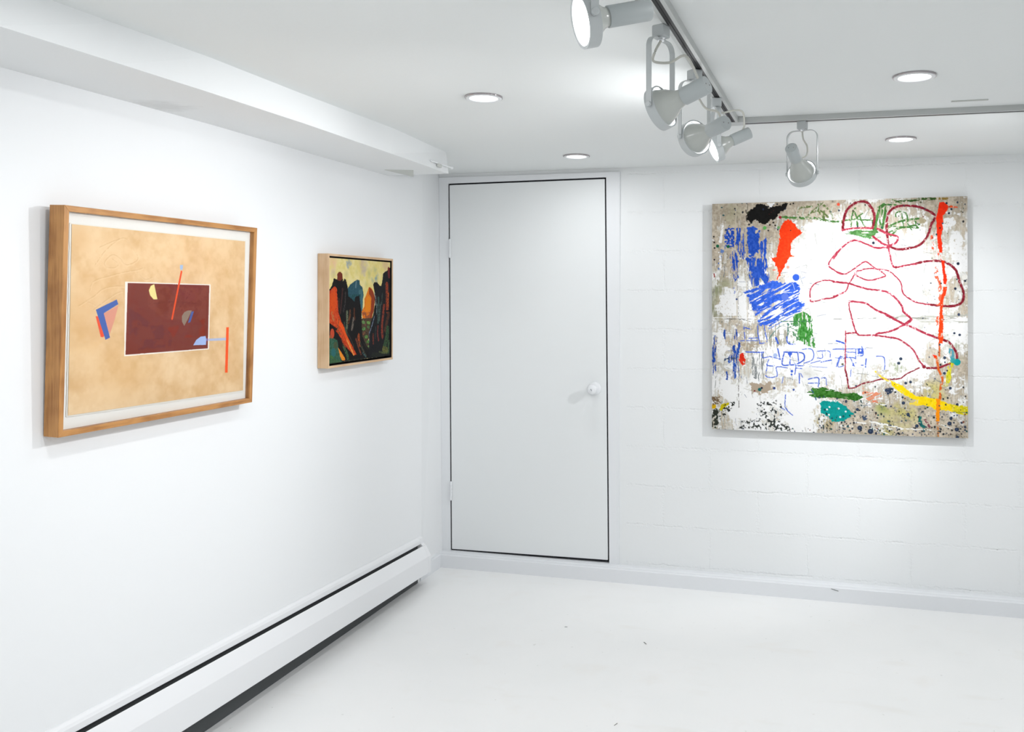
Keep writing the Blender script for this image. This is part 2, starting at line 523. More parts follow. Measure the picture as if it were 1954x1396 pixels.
# ------------------------------------------------------------------ baseboard heater
SL, YE, YH = 0.0290, -0.3245, -3.6
ht = empty('baseboard_heater', (0.03, -1.9, 0.0))
tag(ht, 'long white metal baseboard heater along the foot of the left wall', 'heater')
def sweep(name, prof, m, y0=YE, y1=YH, slope=None, closed=True, parent=ht, **kw):
    """profile given as (x, z, follow) and swept along the wall; follow scales how far it rises"""
    v, f = [], []
    n = len(prof)
    for y in (y0, y1):
        for (x, z, k) in prof:
            v.append((x, y, z + SL * k * (YE - y)))
    f = [(i, (i + 1) % n, n + (i + 1) % n, n + i) for i in range(n)]
    f += [tuple(range(n)), tuple(range(2 * n - 1, n - 1, -1))]
    return obj(name, v, f, m, parent, **kw)
sweep('top_cap', [(0.0, 0.231, 1), (0.006, 0.231, 1), (0.015, 0.225, 1), (0.0185, 0.216, 1), (0.0185, 0.198, 1), (0.0165, 0.198, 1), (0.0165, 0.213, 1), (0.014, 0.220, 1), (0.0, 0.226, 1)], m_heater)
pf = [(0.0290, 0.1885, 1), (0.0315, 0.1900, 1), (0.0350, 0.1890, 1), (0.0622, 0.1400, 1), (0.0628, 0.1385, 1), (0.0628, 0.058, .72), (0.0612, 0.0565, .72), (0.0585, 0.0565, .72), (0.0595, 0.060, .72), (0.0608, 0.1375, 1), (0.0342, 0.1870, 1), (0.0290, 0.1870, 1)]
sweep('front_panel', pf, m_heater)
sweep('shaded_back_plate', [(0.0, 0.001, 0), (0.003, 0.001, 0), (0.003, 0.222, 1), (0.0, 0.222, 1)], m_fin, y0=YE - 0.02)  # dark down to the floor, painting in the shade under the heater
sweep('fin_element', [(0.005, 0.07, 1), (0.055, 0.07, .9), (0.055, 0.135, 1), (0.035, 0.168, 1), (0.005, 0.168, 1)], m_fin, y0=YE - 0.12, y1=YH + 0.1)
for nm, ya, yb in (('end_cap', YE + 0.004, YE - 0.024), ('end_cap', YH - 0.004, YH + 0.03)):
    sweep(nm, [(0.0, 0.232, 1), (0.008, 0.231, 1), (0.018, 0.224, 1), (0.0205, 0.200, 1), (0.0310, 0.1905, 1), (0.0355, 0.1895, 1), (0.0632, 0.1395, 1), (0.0634, 0.056, .72), (0.0, 0.045, .72)], m_heater, y0=ya, y1=yb)

# ------------------------------------------------------------------ track
TX0, TX1 = (1.60, -5.2), (1.668, -1.115)
TZ = 2.094
def xt(y): return TX0[0] + (y - TX0[1]) / (TX1[1] - TX0[1]) * (TX1[0] - TX0[0]) if y < -2.46 else 1.622 + (y + 2.46) / 1.345 * 0.046
def rail(name, pts, label):
    """channel open at the bottom, swept along straight run between two points"""
    (xa, ya), (xb, yb) = pts
    p, q = Vector((xa, ya, 0)), Vector((xb, yb, 0))
    d = (q - p).normalized(); s = Vector((-d.y, d.x, 0))
    def pt(o, z): return s * o + Vector((0, 0, z))
    pr = [pt(-.018, H), pt(-.018, TZ), pt(-.0085, TZ), pt(-.0085, TZ + .003), pt(-.0155, TZ + .003), pt(-.0155, H - .002), pt(.0155, H - .002), pt(.0155, TZ + .003), pt(.0085, TZ + .003), pt(.0085, TZ), pt(.018, TZ), pt(.018, H)]
    r = MB().prism(pr, p, q).obj(name, m_track, None)
    tag(r, label, 'light track')
    k = MB()
    for a_, b_ in ((-.0084, -.0012), (.0012, .0084)):
        k.prism([pt(a_, TZ + .0007), pt(a_, TZ + .006), pt(b_, TZ + .006), pt(b_, TZ + .0007)], p + d * .003, q - d * .003)
    k.obj('contact_slot', m_black, r)
    MB().prism([pt(-.0012, TZ + .0012), pt(-.0012, H - .0025), pt(.0012, H - .0025), pt(.0012, TZ + .0012)], p + d * .003, q - d * .003).obj('centre_rib', m_dark, r)
    return r
rail('track_rail', ((xt(-5.2), -5.2), (xt(-1.15), -1.15)), 'white lighting track with black slot running from near ceiling toward the door wall')
rail('track_rail', ((1.705, -1.115), (3.7, -1.109)), 'white lighting track crossing the ceiling parallel to the wall with the abstract painting')
cc = MB().box(1.646, 1.708, -1.155, -1.092, TZ - 0.0015, H - .0005)
tag(cc.obj('track_connector', m_track, None, bevel=0.002), 'small white corner connector joining the two lighting tracks', 'track connector')

# ------------------------------------------------------------------ track spotlights
def lamp(base, zp, n, L_, HW, label, cord=None, spot=1.0, flood=1.0, cone=75, blend=0.9, sl=.066):
    bx, by = base
    r = empty('track_spotlight', (bx, by, TZ))
    tag(r, label, 'spotlight', 'track spotlights on the ceiling')
    n = Vector(n).normalized()
    a = Vector((n.x, n.y, 0)).cross(Vector((0, 0, 1))).normalized()     # pivot axis, horizontal
    P = Vector((bx, by, zp))
    s = HW / 0.055
    # adapter
    hz = Vector((-a.y, a.x, 0))
    ad = MB()
    e1, e2 = a * .0165, hz * .0165
    q = [e1 + e2, -e1 + e2, -e1 - e2, e1 - e2]
    ad.prism([Vector((bx, by, TZ - .030)) + k for k in q], (0, 0, 0), (0, 0, .030))
    ad.obj('track_adapter', m_lampw, r, bevel=0.004)
    MB().lathe((bx, by, TZ - .030), (0, 0, -1), [(-.001, .012), (.002, .012), (.004, .008), (.007, .0075)], 24).obj('swivel_nut', m_chrome, r, smooth='auto')
    # yoke: flat band bent into a U
    top = TZ - .034
    R = .026
    path = []
    path.append(P + a * HW)
    path.append(Vector((bx, by, top - R)) + a * HW)
    for k in range(1, 8):
        t = k / 8 * math.pi / 2
        path.append(Vector((bx, by, top - R + R * math.sin(t))) + a * (HW - R + R * math.cos(t)))
    path.append(Vector((bx, by, top)) + a * (HW - R))
    path += [Vector((2 * bx - p.x, 2 * by - p.y, p.z)) for p in reversed(path)]
    yo = MB()
    v, f = [], []
    bw, th = .0068, .0011
    for i, p in enumerate(path):
        t = (path[min(i + 1, len(path) - 1)] - path[max(i - 1, 0)]).normalized()
        o = t.cross(hz).normalized()
        for (u, w_) in ((-1, -1), (1, -1), (1, 1), (-1, 1)):
            v.append(p + hz * bw * u + o * th * w_)
    for j in range(len(path) - 1):
        for k in range(4):
            f.append((j * 4 + k, j * 4 + (k + 1) % 4, j * 4 + 4 + (k + 1) % 4, j * 4 + 4 + k))
    f += [(0, 1, 2, 3), tuple(4 * len(path) - 1 - k for k in range(4))]
    yo.add(v, f)
    for sg in (1, -1):                          # rounded ends of the band
        yo.lathe(P + a * sg * (HW - .0011), a * sg, [(0, bw), (.0022, bw)], 20)
    yo.obj('yoke', m_lampw, r, smooth='auto')
    for sg in (1, -1):
        MB().lathe(P + a * sg * (HW - .004), a * sg, [(0, .004), (.0045, .004), (.0046, .0066), (.0085, .0066), (.0095, .0055)], 20).obj('pivot_screw', m_lampw, r, smooth='auto')
    # ring
    ri, ro = HW - .0045, HW - .0025
    MB().lathe(P, n, [(.011, ri - .003), (.012, ro), (-.011, ro), (-.0115, ri + .0006), (-.0113, ri), (.0095, ri), (.0095, ri - .003), (.011, ri - .003)], 56, False, False).obj('ring', m_lampw, r, smooth='auto')
    MB().lathe(P, n, [(.0093, ri - .0004), (-.0105, ri - .0004), (-.0105, ri - .0010), (.0093, ri - .0010), (.0093, ri - .0004)], 56, False, False).obj('ring_liner', m_chrome, r, smooth='auto')
    # reflector bulb: glass back, glowing shoulder, lens
    rb = ri - .0035
    zs = L_ - sl                                # where the socket starts, behind the pivot
    bu = MB().lathe(P, n, [(-.004, rb * .97), (-.010, rb * .90), (-.004 - .40 * (zs - .004), rb * .75), (-.004 - .60 * (zs - .004), rb * .58), (-.004 - .76 * (zs - .004), rb * .47), (-zs + .001, .0185 * s), (-zs - .010, .0175 * s)], 44, False, True)
    b = bu.obj('bulb', m_bulb, r, smooth=True)
    MB().lathe(P, n, [(-.0045, rb * .965), (.001, rb * .995), (.006, rb)], 44, False, False).obj('bulb_shoulder', m_glow, b, smooth=True)
    MB().lathe(P, n, [(.0058, rb), (.0085, rb * .93), (.0105, rb * .7), (.0115, rb * .35), (.0117, .001)], 44, False, True).obj('lens', m_lens, b, smooth=True)
    # socket
    sr = .0215 * s
    so_ = MB().lathe(P, n, [(-zs, sr * .80), (-zs - .0005, sr * .97), (-zs - .002, sr), (-L_ + .002, sr), (-L_, sr * .94), (-L_, sr * .3)], 36, True, True).obj('socket', m_lampw2, r, smooth='auto')
    up = a.cross(n).normalized()
    if up.z < 0: up = -up
    bk = P - n * (L_ + .0004)
    ho = MB()
    for sg in (1, -1):
        ho.lathe(bk + a * sg * .009 * s, -n, [(-.001, .0016), (.0006, .0016)], 10)
    ho.obj('rivet', m_rim, so_)
    # cord
    c0 = Vector((bx, by, TZ - .036))
    ex = P - n * (L_ - .018) + up * sr * .96
    if cord is None:
        mid = [c0 + Vector((0, 0, -.018)), c0 * .6 + ex * .4 + Vector((0, 0, -.030)), ex + up * .022 + n * .012]
    else:
        mid = [c0 + Vector(k) for k in cord]
    MB().tube(bez([c0] + mid + [ex]), .0031).obj('cord', m_cord, r, smooth=True)
    # light: narrow beam and wide glow, both from the lens
    F = P + n * .016
    rot = (-n).to_track_quat('Z', 'Y').to_euler()
    for nm, kind, pw in (('beam', 'SPOT', P_SPOT * spot), ('glow', 'AREA', P_FLOOD * flood)):
        ld = bpy.data.lights.new(nm, kind)
        ld.energy = pw
        ld.color = LAMP_COL
        if kind == 'SPOT':
            ld.spot_size = math.radians(cone); ld.spot_blend = blend; ld.shadow_soft_size = .012
        else:
            ld.shape = 'DISK'; ld.size = 2 * rb * .9
        lo = bpy.data.objects.new(nm, ld)
        COL.objects.link(lo)
        lo.parent = r
        lo.location = F - Vector((bx, by, TZ))
        lo.rotation_euler = rot
    return r

lamp((1.607, -2.944), 1.925, (-.80, -.50, -.25), .118, .0485, 'white track spotlight nearest the camera, its glowing face turned left at the picture top edge', spot=.3, flood=1.0, sl=.080)
lamp((1.623, -2.349), 1.899, (-.897, .32, -.306), .130, .0545, 'white track spotlight, second from the camera, showing its large grey bulb back',
     spot=.6, flood=.08, cone=85,     cord=((-.010, -.02, -.030), (-.015, -.01, -.050), (.02, .01, -.050), (.06, .0, -.040)))
lamp((1.640, -1.926), 1.901, (-.737, .653, -.174), .134, .053, 'white track spotlight with round grey bulb back, partly behind the next spotlight socket', spot=.5, flood=.3, cone=60)
lamp((1.654, -1.560), 1.935, (-.86, -.31, -.41), .124, .049, 'small white track spotlight with lit face visible, last one before the track corner', spot=1.2, flood=.95, cone=84,
     cord=((.02, .0, -.012), (.055, .01, -.004), (.085, .01, -.010), (.09, .015, -.05)))
lamp((1.914, -1.113), 1.904, (.235, .835, -.50), .150, .0560, 'white track spotlight hanging alone above the abstract painting, socket toward the viewer',
     cord=((.004, -.004, -.03), (.018, -.02, -.06), (.016, -.04, -.095), (-.01, -.06, -.105)), spot=1.0, flood=.15, cone=70, blend=.6)
lamp((2.735, -1.111), 1.904, (-.62, .66, -.47), .150, .0560, 'white track spotlight on the crossing track beyond the right edge of the picture', spot=1.6, flood=.4, cone=76, blend=.6)

# ------------------------------------------------------------------ recessed downlights
def downlight(x, y, label, power, tilt=0):
    r = empty('recessed_downlight', (x, y, H))
    tag(r, label, 'ceiling light', 'round recessed ceiling lights')
    z = H
    MB().lathe((x, y, z), (0, 0, -1), [(0, .0625), (.0030, .0632), (.0052, .0622), (.0062, .0606), (.0058, .0598), (0, .0598)], 56, False, False).obj('rim', m_rim, r, smooth=True)
    MB().lathe((x, y, z), (0, 0, -1), [(.001, .0599), (.0060, .0599), (.0072, .0585), (.0080, .055), (.0070, .048), (.0045, .0462), (.0045, .045)], 56, False, False).obj('flange', m_flange, r, smooth='auto')
    MB().lathe((x, y, z), (0, 0, -1), [(.0046, .0462), (.0056, .040), (.0062, .001)], 56, False, True).obj('lens', m_dlens, r, smooth=True)
    ld = bpy.data.lights.new('glow', 'AREA')
    ld.shape = 'DISK'; ld.size = .084; ld.energy = power; ld.color = LAMP_COL
    lo = bpy.data.objects.new('glow', ld)
    COL.objects.link(lo)
    lo.parent = r
    lo.location = (0, 0, -.0085)
    return r
downlight(*at(923, 187, 2, H - .004).xy, 'round recessed ceiling light midway between the ceiling soffit and the spotlights', P_DOWN)
downlight(*at(1100, 298.5, 2, H - .004).xy, 'round recessed ceiling light just above the white door', P_DOWN)
downlight(*at(1745, 147, 2, H - .004).xy, 'large looking round recessed ceiling light at upper right, in front of the crossing track', P_DOWN)
downlight(*at(1719, 266, 2, H - .004).xy, 'round recessed ceiling light above the abstract painting, behind the crossing track', P_DOWN)
for x in (.88, 2.27, 3.66):  # unseen downlights, added for their fill light
    for y in (-.47, -1.64, -2.85, -4.05, -5.25):
        if x < 3 and y > -2: continue
        pos = 'left' if x < 1 else ('middle' if x < 3 else 'right')
        far = {-.47: 'beside the far wall', -1.64: 'second from the far wall', -2.85: 'third from the far wall', -4.05: 'fourth from the far wall', -5.25: 'last before the rear wall'}[y]
        downlight(x, y, f'added fill light outside the view, shaped as a round recessed ceiling light, in the {pos} row, {far}', P_DOWN_FILL)
#ART_BEGIN

# ------------------------------------------------------------------ painted surfaces
# Pictures are painted point by point onto a fine mesh: polygons and strokes with
# ragged edges drawn into an array, stored as the colour attribute 'paint'.
def lattice(h, w_, cx, cy, seed):
    rg = np.random.default_rng(seed)
    gy, gx = int(h / cy) + 3, int(w_ / cx) + 3
    g = rg.random((gy, gx))
    y = np.arange(h) / cy; x = np.arange(w_) / cx
    y0 = y.astype(int); x0 = x.astype(int)
    fy = (y - y0)[:, None]; fx = (x - x0)[None, :]
    fy = fy * fy * (3 - 2 * fy); fx = fx * fx * (3 - 2 * fx)
    a = g[y0][:, x0]; b = g[y0][:, x0 + 1]; c_ = g[y0 + 1][:, x0]; d = g[y0 + 1][:, x0 + 1]
    return (a * (1 - fx) + b * fx) * (1 - fy) + (c_ * (1 - fx) + d * fx) * fy

def fractal(h, w_, cx, cy, seed, octs=4, gain=0.55):
    t, s, amp = 0, 0, 1
    for k in range(octs):
        t = t + amp * lattice(h, w_, max(cx / 2 ** k, .8), max(cy / 2 ** k, .8), seed * 13 + k)
        s += amp; amp *= gain
    t = t / s
    r = np.argsort(np.argsort(t.ravel(), kind='stable'), kind='stable').reshape(t.shape) / t.size   # uniform 0..1
    return r

class Art:
    def __init__(s, w_, h, quad, seed=1):
        """quad: traced corners TL TR BR BL, mapped onto the w_ by h array"""
        s.w, s.h = w_, h
        s.unit = 1.0
        src = quad; dst = [(0, 0), (w_ - 1, 0), (w_ - 1, h - 1), (0, h - 1)]
        A, B = [], []
        for (x, y), (u, v) in zip(src, dst):
            A.append([x, y, 1, 0, 0, 0, -u * x, -u * y]); B.append(u)
            A.append([0, 0, 0, x, y, 1, -v * x, -v * y]); B.append(v)
        s.Hm = np.append(np.linalg.solve(np.array(A, float), np.array(B, float)), 1).reshape(3, 3)
        s.c = np.zeros((h, w_, 3))
        s.Y, s.X = np.mgrid[0:h, 0:w_].astype(float)
        s.n = {'f': fractal(h, w_, 5, 5, seed + 1), 'm': fractal(h, w_, 22, 22, seed + 2), 'v': fractal(h, w_, 3.2, 26, seed + 3),
               'h': fractal(h, w_, 26, 3.2, seed + 4), 'l': fractal(h, w_, 80, 80, seed + 5)}
        s.dx = (lattice(h, w_, 6, 6, seed + 7) + .6 * lattice(h, w_, 2.5, 2.5, seed + 8) - .8)
        s.dy = (lattice(h, w_, 6, 6, seed + 9) + .6 * lattice(h, w_, 2.5, 2.5, seed + 10) - .8)
        # diagonal streaks
        big = fractal(h * 2, w_ * 2, 34, 3.6, seed + 6)
        th = math.radians(-28)
        U = (s.X * math.cos(th) + s.Y * math.sin(th)); V = (-s.X * math.sin(th) + s.Y * math.cos(th))
        s.n['d'] = big[(V - V.min()).astype(int) % (h * 2), (U - U.min()).astype(int) % (w_ * 2)]
    def m(s, p):
        q = s.Hm @ np.array([p[0], p[1], 1.0])
        return q[0] / q[2], q[1] / q[2]
    def scale(s, p):
        a = s.m(p); b = s.m((p[0] + 10, p[1])); c_ = s.m((p[0], p[1] + 10))
        return (math.hypot(b[0] - a[0], b[1] - a[1]) + math.hypot(c_[0] - a[0], c_[1] - a[1])) / 20
    def fill(s, col): s.c[:] = col
    def blend(s, sl, a, col, jit=0.0, nk='f'):
        col = np.array(col, float)
        t = s.c[sl]
        if jit:
            col = col + (s.n[nk][sl][..., None] - .5) * jit
        t[:] = t * (1 - a[..., None]) + col * a[..., None]
    def box(s, pts, pad):
        xs = [p[0] for p in pts]; ys = [p[1] for p in pts]
        x0 = max(int(min(xs) - pad), 0); x1 = min(int(max(xs) + pad) + 2, s.w)
        y0 = max(int(min(ys) - pad), 0); y1 = min(int(max(ys) + pad) + 2, s.h)
        return (slice(y0, max(y1, y0 + 1)), slice(x0, max(x1, x0 + 1)))
    def cover(s, sl, cov, nk, soft=.06):
        if cov >= 1: return 1.0
        return np.clip((cov - s.n[nk][sl]) / soft + .5, 0, 1)
    def poly(s, pts, col, cov=1.0, edge=2.0, nk='f', jit=0, op=1.0, raw=False):
        P = pts if raw else [s.m(p) for p in pts]
        sl = s.box(P, edge + 2)
        X = s.X[sl] + s.dx[sl] * edge * 1.6; Y = s.Y[sl] + s.dy[sl] * edge * 1.6
        ins = np.zeros(X.shape)
        for ox, oy in ((-.25, -.25), (.25, -.25), (-.25, .25), (.25, .25)):
            k = np.zeros(X.shape, bool)
            for i in range(len(P)):
                (x0, y0), (x1, y1) = P[i], P[(i + 1) % len(P)]
                if y0 == y1: continue
                cr = ((Y + oy) < y0) != ((Y + oy) < y1)
                k ^= cr & ((X + ox) < (x1 - x0) * ((Y + oy) - y0) / (y1 - y0) + x0)
            ins += k / 4
        s.blend(sl, ins * s.cover(sl, cov, nk) * op, col, jit)
    def line(s, pts, wd, col, cov=1.0, edge=.6, nk='f', jit=0, op=1.0, smooth=True):
        """wd: width in traced units, number or (start, end)"""
        P = [s.m(p) for p in pts]
        if smooth and len(P) > 2:
            P = [(q.x, q.y) for q in bez([(p[0], p[1], 0) for p in P], 6)]
        k = s.scale(pts[len(pts) // 2]) * s.unit
        w0, w1 = (wd if isinstance(wd, tuple) else (wd, wd))
        w0, w1 = w0 * k / 2, w1 * k / 2
        sl = s.box(P, max(w0, w1) + edge + 2)
        X = s.X[sl] + s.dx[sl] * edge * 2; Y = s.Y[sl] + s.dy[sl] * edge * 2
        a = np.zeros(X.shape)
        n = len(P) - 1
        for i in range(n):
            (x0, y0), (x1, y1) = P[i], P[i + 1]
            ll = (x1 - x0) ** 2 + (y1 - y0) ** 2 + 1e-9
            t = np.clip(((X - x0) * (x1 - x0) + (Y - y0) * (y1 - y0)) / ll, 0, 1)
            d = np.hypot(X - x0 - t * (x1 - x0), Y - y0 - t * (y1 - y0))
            r = w0 + (w1 - w0) * (i + t) / n
            a = np.maximum(a, np.clip(r - d + .5, 0, 1))
        s.blend(sl, a * s.cover(sl, cov, nk) * op, col, jit)
    def dot(s, p, r, col, raw=False, op=1.0, asp=1.0):
        x, y = p if raw else s.m(p)
        if not raw: r = r * s.scale(p)
        sl = s.box([(x, y)], r * max(asp, 1) + 3)
        d = np.hypot(s.X[sl] + s.dx[sl] * .6 - x, (s.Y[sl] + s.dy[sl] * .6 - y) / asp)
        s.blend(sl, np.clip(r - d + .5, 0, 1) * op, col)
    def wash(s, p, r, col, op=.5):
        x, y = s.m(p); r = r * s.scale(p)
        d = np.hypot(s.X - x, s.Y - y) / r
        a = np.clip(1 - d + (s.n['m'] - .5) * .7, 0, 1) * op
        s.c = s.c * (1 - a[..., None]) + np.array(col, float) * a[..., None]
    def grid(s, vals, col, nk='f', mixk=('m', .5), soft=.10, jit=0):
        """coarse map of how much of each patch is covered, broken up by noise"""
        g = np.array(vals, float); gh, gw = g.shape
        y = np.clip((np.arange(s.h) + .5) / s.h * gh - .5, 0, gh - 1.001); x = np.clip((np.arange(s.w) + .5) / s.w * gw - .5, 0, gw - 1.001)
        y0 = y.astype(int); x0 = x.astype(int); fy = (y - y0)[:, None]; fx = (x - x0)[None, :]
        cv = (g[y0][:, x0] * (1 - fx) + g[y0][:, x0 + 1] * fx) * (1 - fy) + (g[y0 + 1][:, x0] * (1 - fx) + g[y0 + 1][:, x0 + 1] * fx) * fy
        nn = s.n[nk] * (1 - mixk[1]) + s.n[mixk[0]] * mixk[1]
        nn = (nn - nn.min()) / (nn.max() - nn.min())
        a = np.clip((cv * 1.15 - .07 - nn) / soft + .5, 0, 1)
        c_ = np.array(col, float) + (s.n['f'][..., None] - .5) * jit
        s.c = s.c * (1 - a[..., None]) + c_ * a[..., None]

def picture_mesh(name, art, corners, m, parent=None, depth=0.0, inward=None, side=(170, 158, 140), loc=None, gain=1.0):
    """corners TL TR BR BL in the world; depth sweeps real edges backwards along 'inward'"""
    w_, h = art.w, art.h
    TL, TR, BR, BL = [np.array(Vector(c_)) for c_ in corners]
    u = np.linspace(0, 1, w_)[None, :, None]; v = np.linspace(0, 1, h)[:, None, None]
    P = (TL * (1 - u) + TR * u) * (1 - v) + (BL * (1 - u) + BR * u) * v
    base = np.array(Vector(loc)) if loc is not None else np.zeros(3)
    if parent is not None:
        q = parent
        while q is not None:
            base = base + np.array(q.location); q = q.parent
    V = P.reshape(-1, 3) - base
    idx = np.arange(w_ * h).reshape(h, w_)
    F = np.stack([idx[:-1, :-1], idx[1:, :-1], idx[1:, 1:], idx[:-1, 1:]], -1).reshape(-1, 4)
    c_ = np.clip(art.c, 0, 255).reshape(-1, 3) / 255
    c_ = np.where(c_ <= .04045, c_ / 12.92, ((c_ + .055) / 1.055) ** 2.4)
    c_ = c_ * gain
    if depth:
        ring = np.concatenate([idx[0, :], idx[1:, -1], idx[-1, -2::-1], idx[-2:0:-1, 0]])
        k = len(V); inw = np.array(Vector(inward)) * depth
        n = len(ring)
        front = V[ring]; back = front + inw
        V = np.concatenate([V, front, back])
        a = np.arange(n); b = (a + 1) % n
        F = np.concatenate([F, np.stack([k + a, k + b, k + n + b, k + n + a], -1)])
        sc_ = np.array(lin(side)) * np.ones((n, 1))
        ec = c_[ring] * .55 + sc_ * .45
        c_ = np.concatenate([c_, ec, sc_])
    me = bpy.data.meshes.new(name)
    me.vertices.add(len(V)); me.vertices.foreach_set('co', V.astype(np.float32).ravel())
    me.loops.add(F.size); me.loops.foreach_set('vertex_index', F.astype(np.int32).ravel())
    me.polygons.add(len(F)); me.polygons.foreach_set('loop_start', np.arange(0, F.size, 4, dtype=np.int32))
    at_ = me.attributes.new('paint', 'FLOAT_COLOR', 'POINT')
    at_.data.foreach_set('color', np.concatenate([c_, np.ones((len(c_), 1))], 1).astype(np.float32).ravel())
    me.update(calc_edges=True)
    me.validate()
    me.materials.append(m)
    o = bpy.data.objects.new(name, me)
    COL.objects.link(o)
    if parent is not None: o.parent = parent
    elif loc is not None: o.location = Vector(loc)
    return o

# ------------------------------------------------------------------ abstract painting on the back wall
yP = -0.045
pc = [at(1359, 389, 1, yP), at(1846, 374, 1, yP), at(1847.5, 836, 1, yP), at(1358.5, 818, 1, yP)]
g_ = .186294
def A_(*p): return [(1330 + x * g_, 360 + y * g_) for x, y in p]
def B_(*p): return [(1590 + x * g_, 360 + y * g_) for x, y in p]
def C_(*p): return [(1330 + x * g_, 600 + y * g_) for x, y in p]
def D_(*p): return [(1590 + x * g_, 600 + y * g_) for x, y in p]
S = g_           # stroke widths below are given in the same traced units
ab = Art(720, 680, [(1359, 389), (1846, 374), (1847.5, 836), (1358.5, 818)], 11)
ab.unit = g_
ab.fill((186, 174, 155))
ab.c += (ab.n['m'][..., None] - .5) * 34 + (ab.n['f'][..., None] - .5) * 30
# grey-green tint patches of the ground
ab.wash(*A_((200, 1000)), 30, (140, 148, 112), .8); ab.wash(*A_((170, 1250)), 22, (130, 136, 105), .7)
ab.wash(*D_((1250, 280)), 34, (172, 182, 160), .7); ab.wash(*D_((650, 540)), 26, (150, 170, 130), .7)
ab.wash(*D_((700, 1000)), 34, (188, 182, 96), .75); ab.wash(*D_((1010, 800)), 26, (205, 195, 100), .7)
ab.wash(*D_((530, 1170)), 18, (160, 158, 66), .8); ab.wash(*D_((500, 960)), 15, (150, 160, 80), .8)
ab.wash(*C_((1300, 1060)), 20, (160, 140, 70), .7); ab.wash(*A_((350, 250)), 25, (150, 148, 115), .5)
ab.wash(*A_((600, 900)), 30, (150, 158, 150), .6)
ab.wash(*B_((900, 330)), 22, (160, 150, 110), .6)
# thin grey scratches on the ground
ab.grid([[.1] * 4, [.16] * 4, [.2, .12, .1, .12], [.25, .2, .12, .2]], (112, 108, 96), nk='v', mixk=('f', .45), soft=.12)
ab.grid([[.05] * 4, [.1] * 4, [.15, .12, .1, .1], [.2, .15, .12, .12]], (98, 112, 100), nk='d', mixk=('f', .5), soft=.1)
# white field
wv = [[.05, .05, .08, .1, .12, .15, .30, .40, .35, .30, .10, .15],
      [.22, .12, .12, .2, .60, .80, .72, .45, .40, .45, .25, .45],
      [.15, .12, .22, .45, .85, .97, .97, .80, .90, .90, .50, .60],
      [.22, .35, .35, .55, .95, 1.1, 1.1, 1.0, 1.1, .95, .80, .55],
      [.25, .60, .42, .50, .95, 1.1, 1.1, 1.1, 1.1, .97, .70, .30],
      [.35, .75, .48, .40, .80, 1.1, 1.1, 1.1, 1.1, .95, .70, .35],
      [.28, .40, .45, .55, .62, 1.0, 1.1, 1.0, 1.0, .90, .70, .75],
      [.42, .35, .55, .75, .88, 1.0, 1.0, 1.0, .95, .75, .50, .30],
      [.35, .42, .72, .84, .86, .84, .85, .80, .55, .60, .40, .20],
      [.60, .70, .55, .50, .65, .55, .62, .50, .25, .50, .15, .30],
      [.45, .97, .85, .78, .95, .45, .08, .25, .12, .10, .10, .40],
      [.35, .75, .70, .62, .90, .25, .10, .18, .18, .08, .08, .08]]
ab.grid([[max(0, a * .95 + .12 * (a > .2)) for a in r] for r in wv], (222, 222, 216), nk='v', mixk=('m', .45), soft=.4)
ab.grid(wv, (248, 248, 247), nk='f', mixk=('m', .55), soft=.22, jit=7)
# pencil-like grey scratches over the white
for k in range(520):
    rr = random.Random(k)
    x = rr.uniform(1362, 1800); y = rr.uniform(430, 810)
    if 1560 < x < 1760 and 480 < y < 700 and rr.random() < .85: continue
    L_ = rr.uniform(6, 26); an = rr.choice((1.57, 1.57, 1.4, .2, 2.6, 0)) + rr.uniform(-.3, .3)
    q = [(x, y), (x + L_ * .5 * math.cos(an) + rr.uniform(-2, 2), y + L_ * .5 * math.sin(an)), (x + L_ * math.cos(an), y + L_ * math.sin(an))]
    ab.line(q, rr.uniform(2.5, 6), rr.choice(((140, 140, 130), (100, 104, 98), (166, 162, 150), (84, 96, 120))), cov=.8, op=rr.uniform(.35, .9))
# solid white patches
for P_ in (B_((1190, 500), (1260, 440), (1320, 470), (1325, 620), (1290, 740), (1210, 740), (1190, 620)),
           B_((1130, 300), (1230, 290), (1260, 360), (1200, 400), (1120, 380)),
           D_((1190, 30), (1360, 20), (1340, 140), (1290, 200), (1240, 150), (1190, 110)),
           D_((820, 570), (960, 500), (1010, 560), (970, 660), (900, 680), (850, 640)),
           D_((700, 230), (960, 230), (950, 350), (880, 400), (800, 350)),
           C_((200, 180), (270, 190), (300, 300), (270, 500), (210, 480)),
           C_((220, 740), (300, 700), (390, 720), (400, 850), (300, 870), (230, 820)),
           C_((390, 880), (560, 840), (640, 900), (600, 1060), (400, 1060), (300, 1020)),
           C_((880, 800), (1080, 790), (1210, 860), (1250, 910), (1190, 960), (1210, 1060), (1120, 1150), (960, 1130), (850, 1050), (940, 980)),
           A_((230, 1090), (320, 1080), (440, 1150), (540, 1200), (540, 1290), (280, 1300), (240, 1250))):
    ab.poly(P_, (248, 248, 247), cov=.93, edge=3)
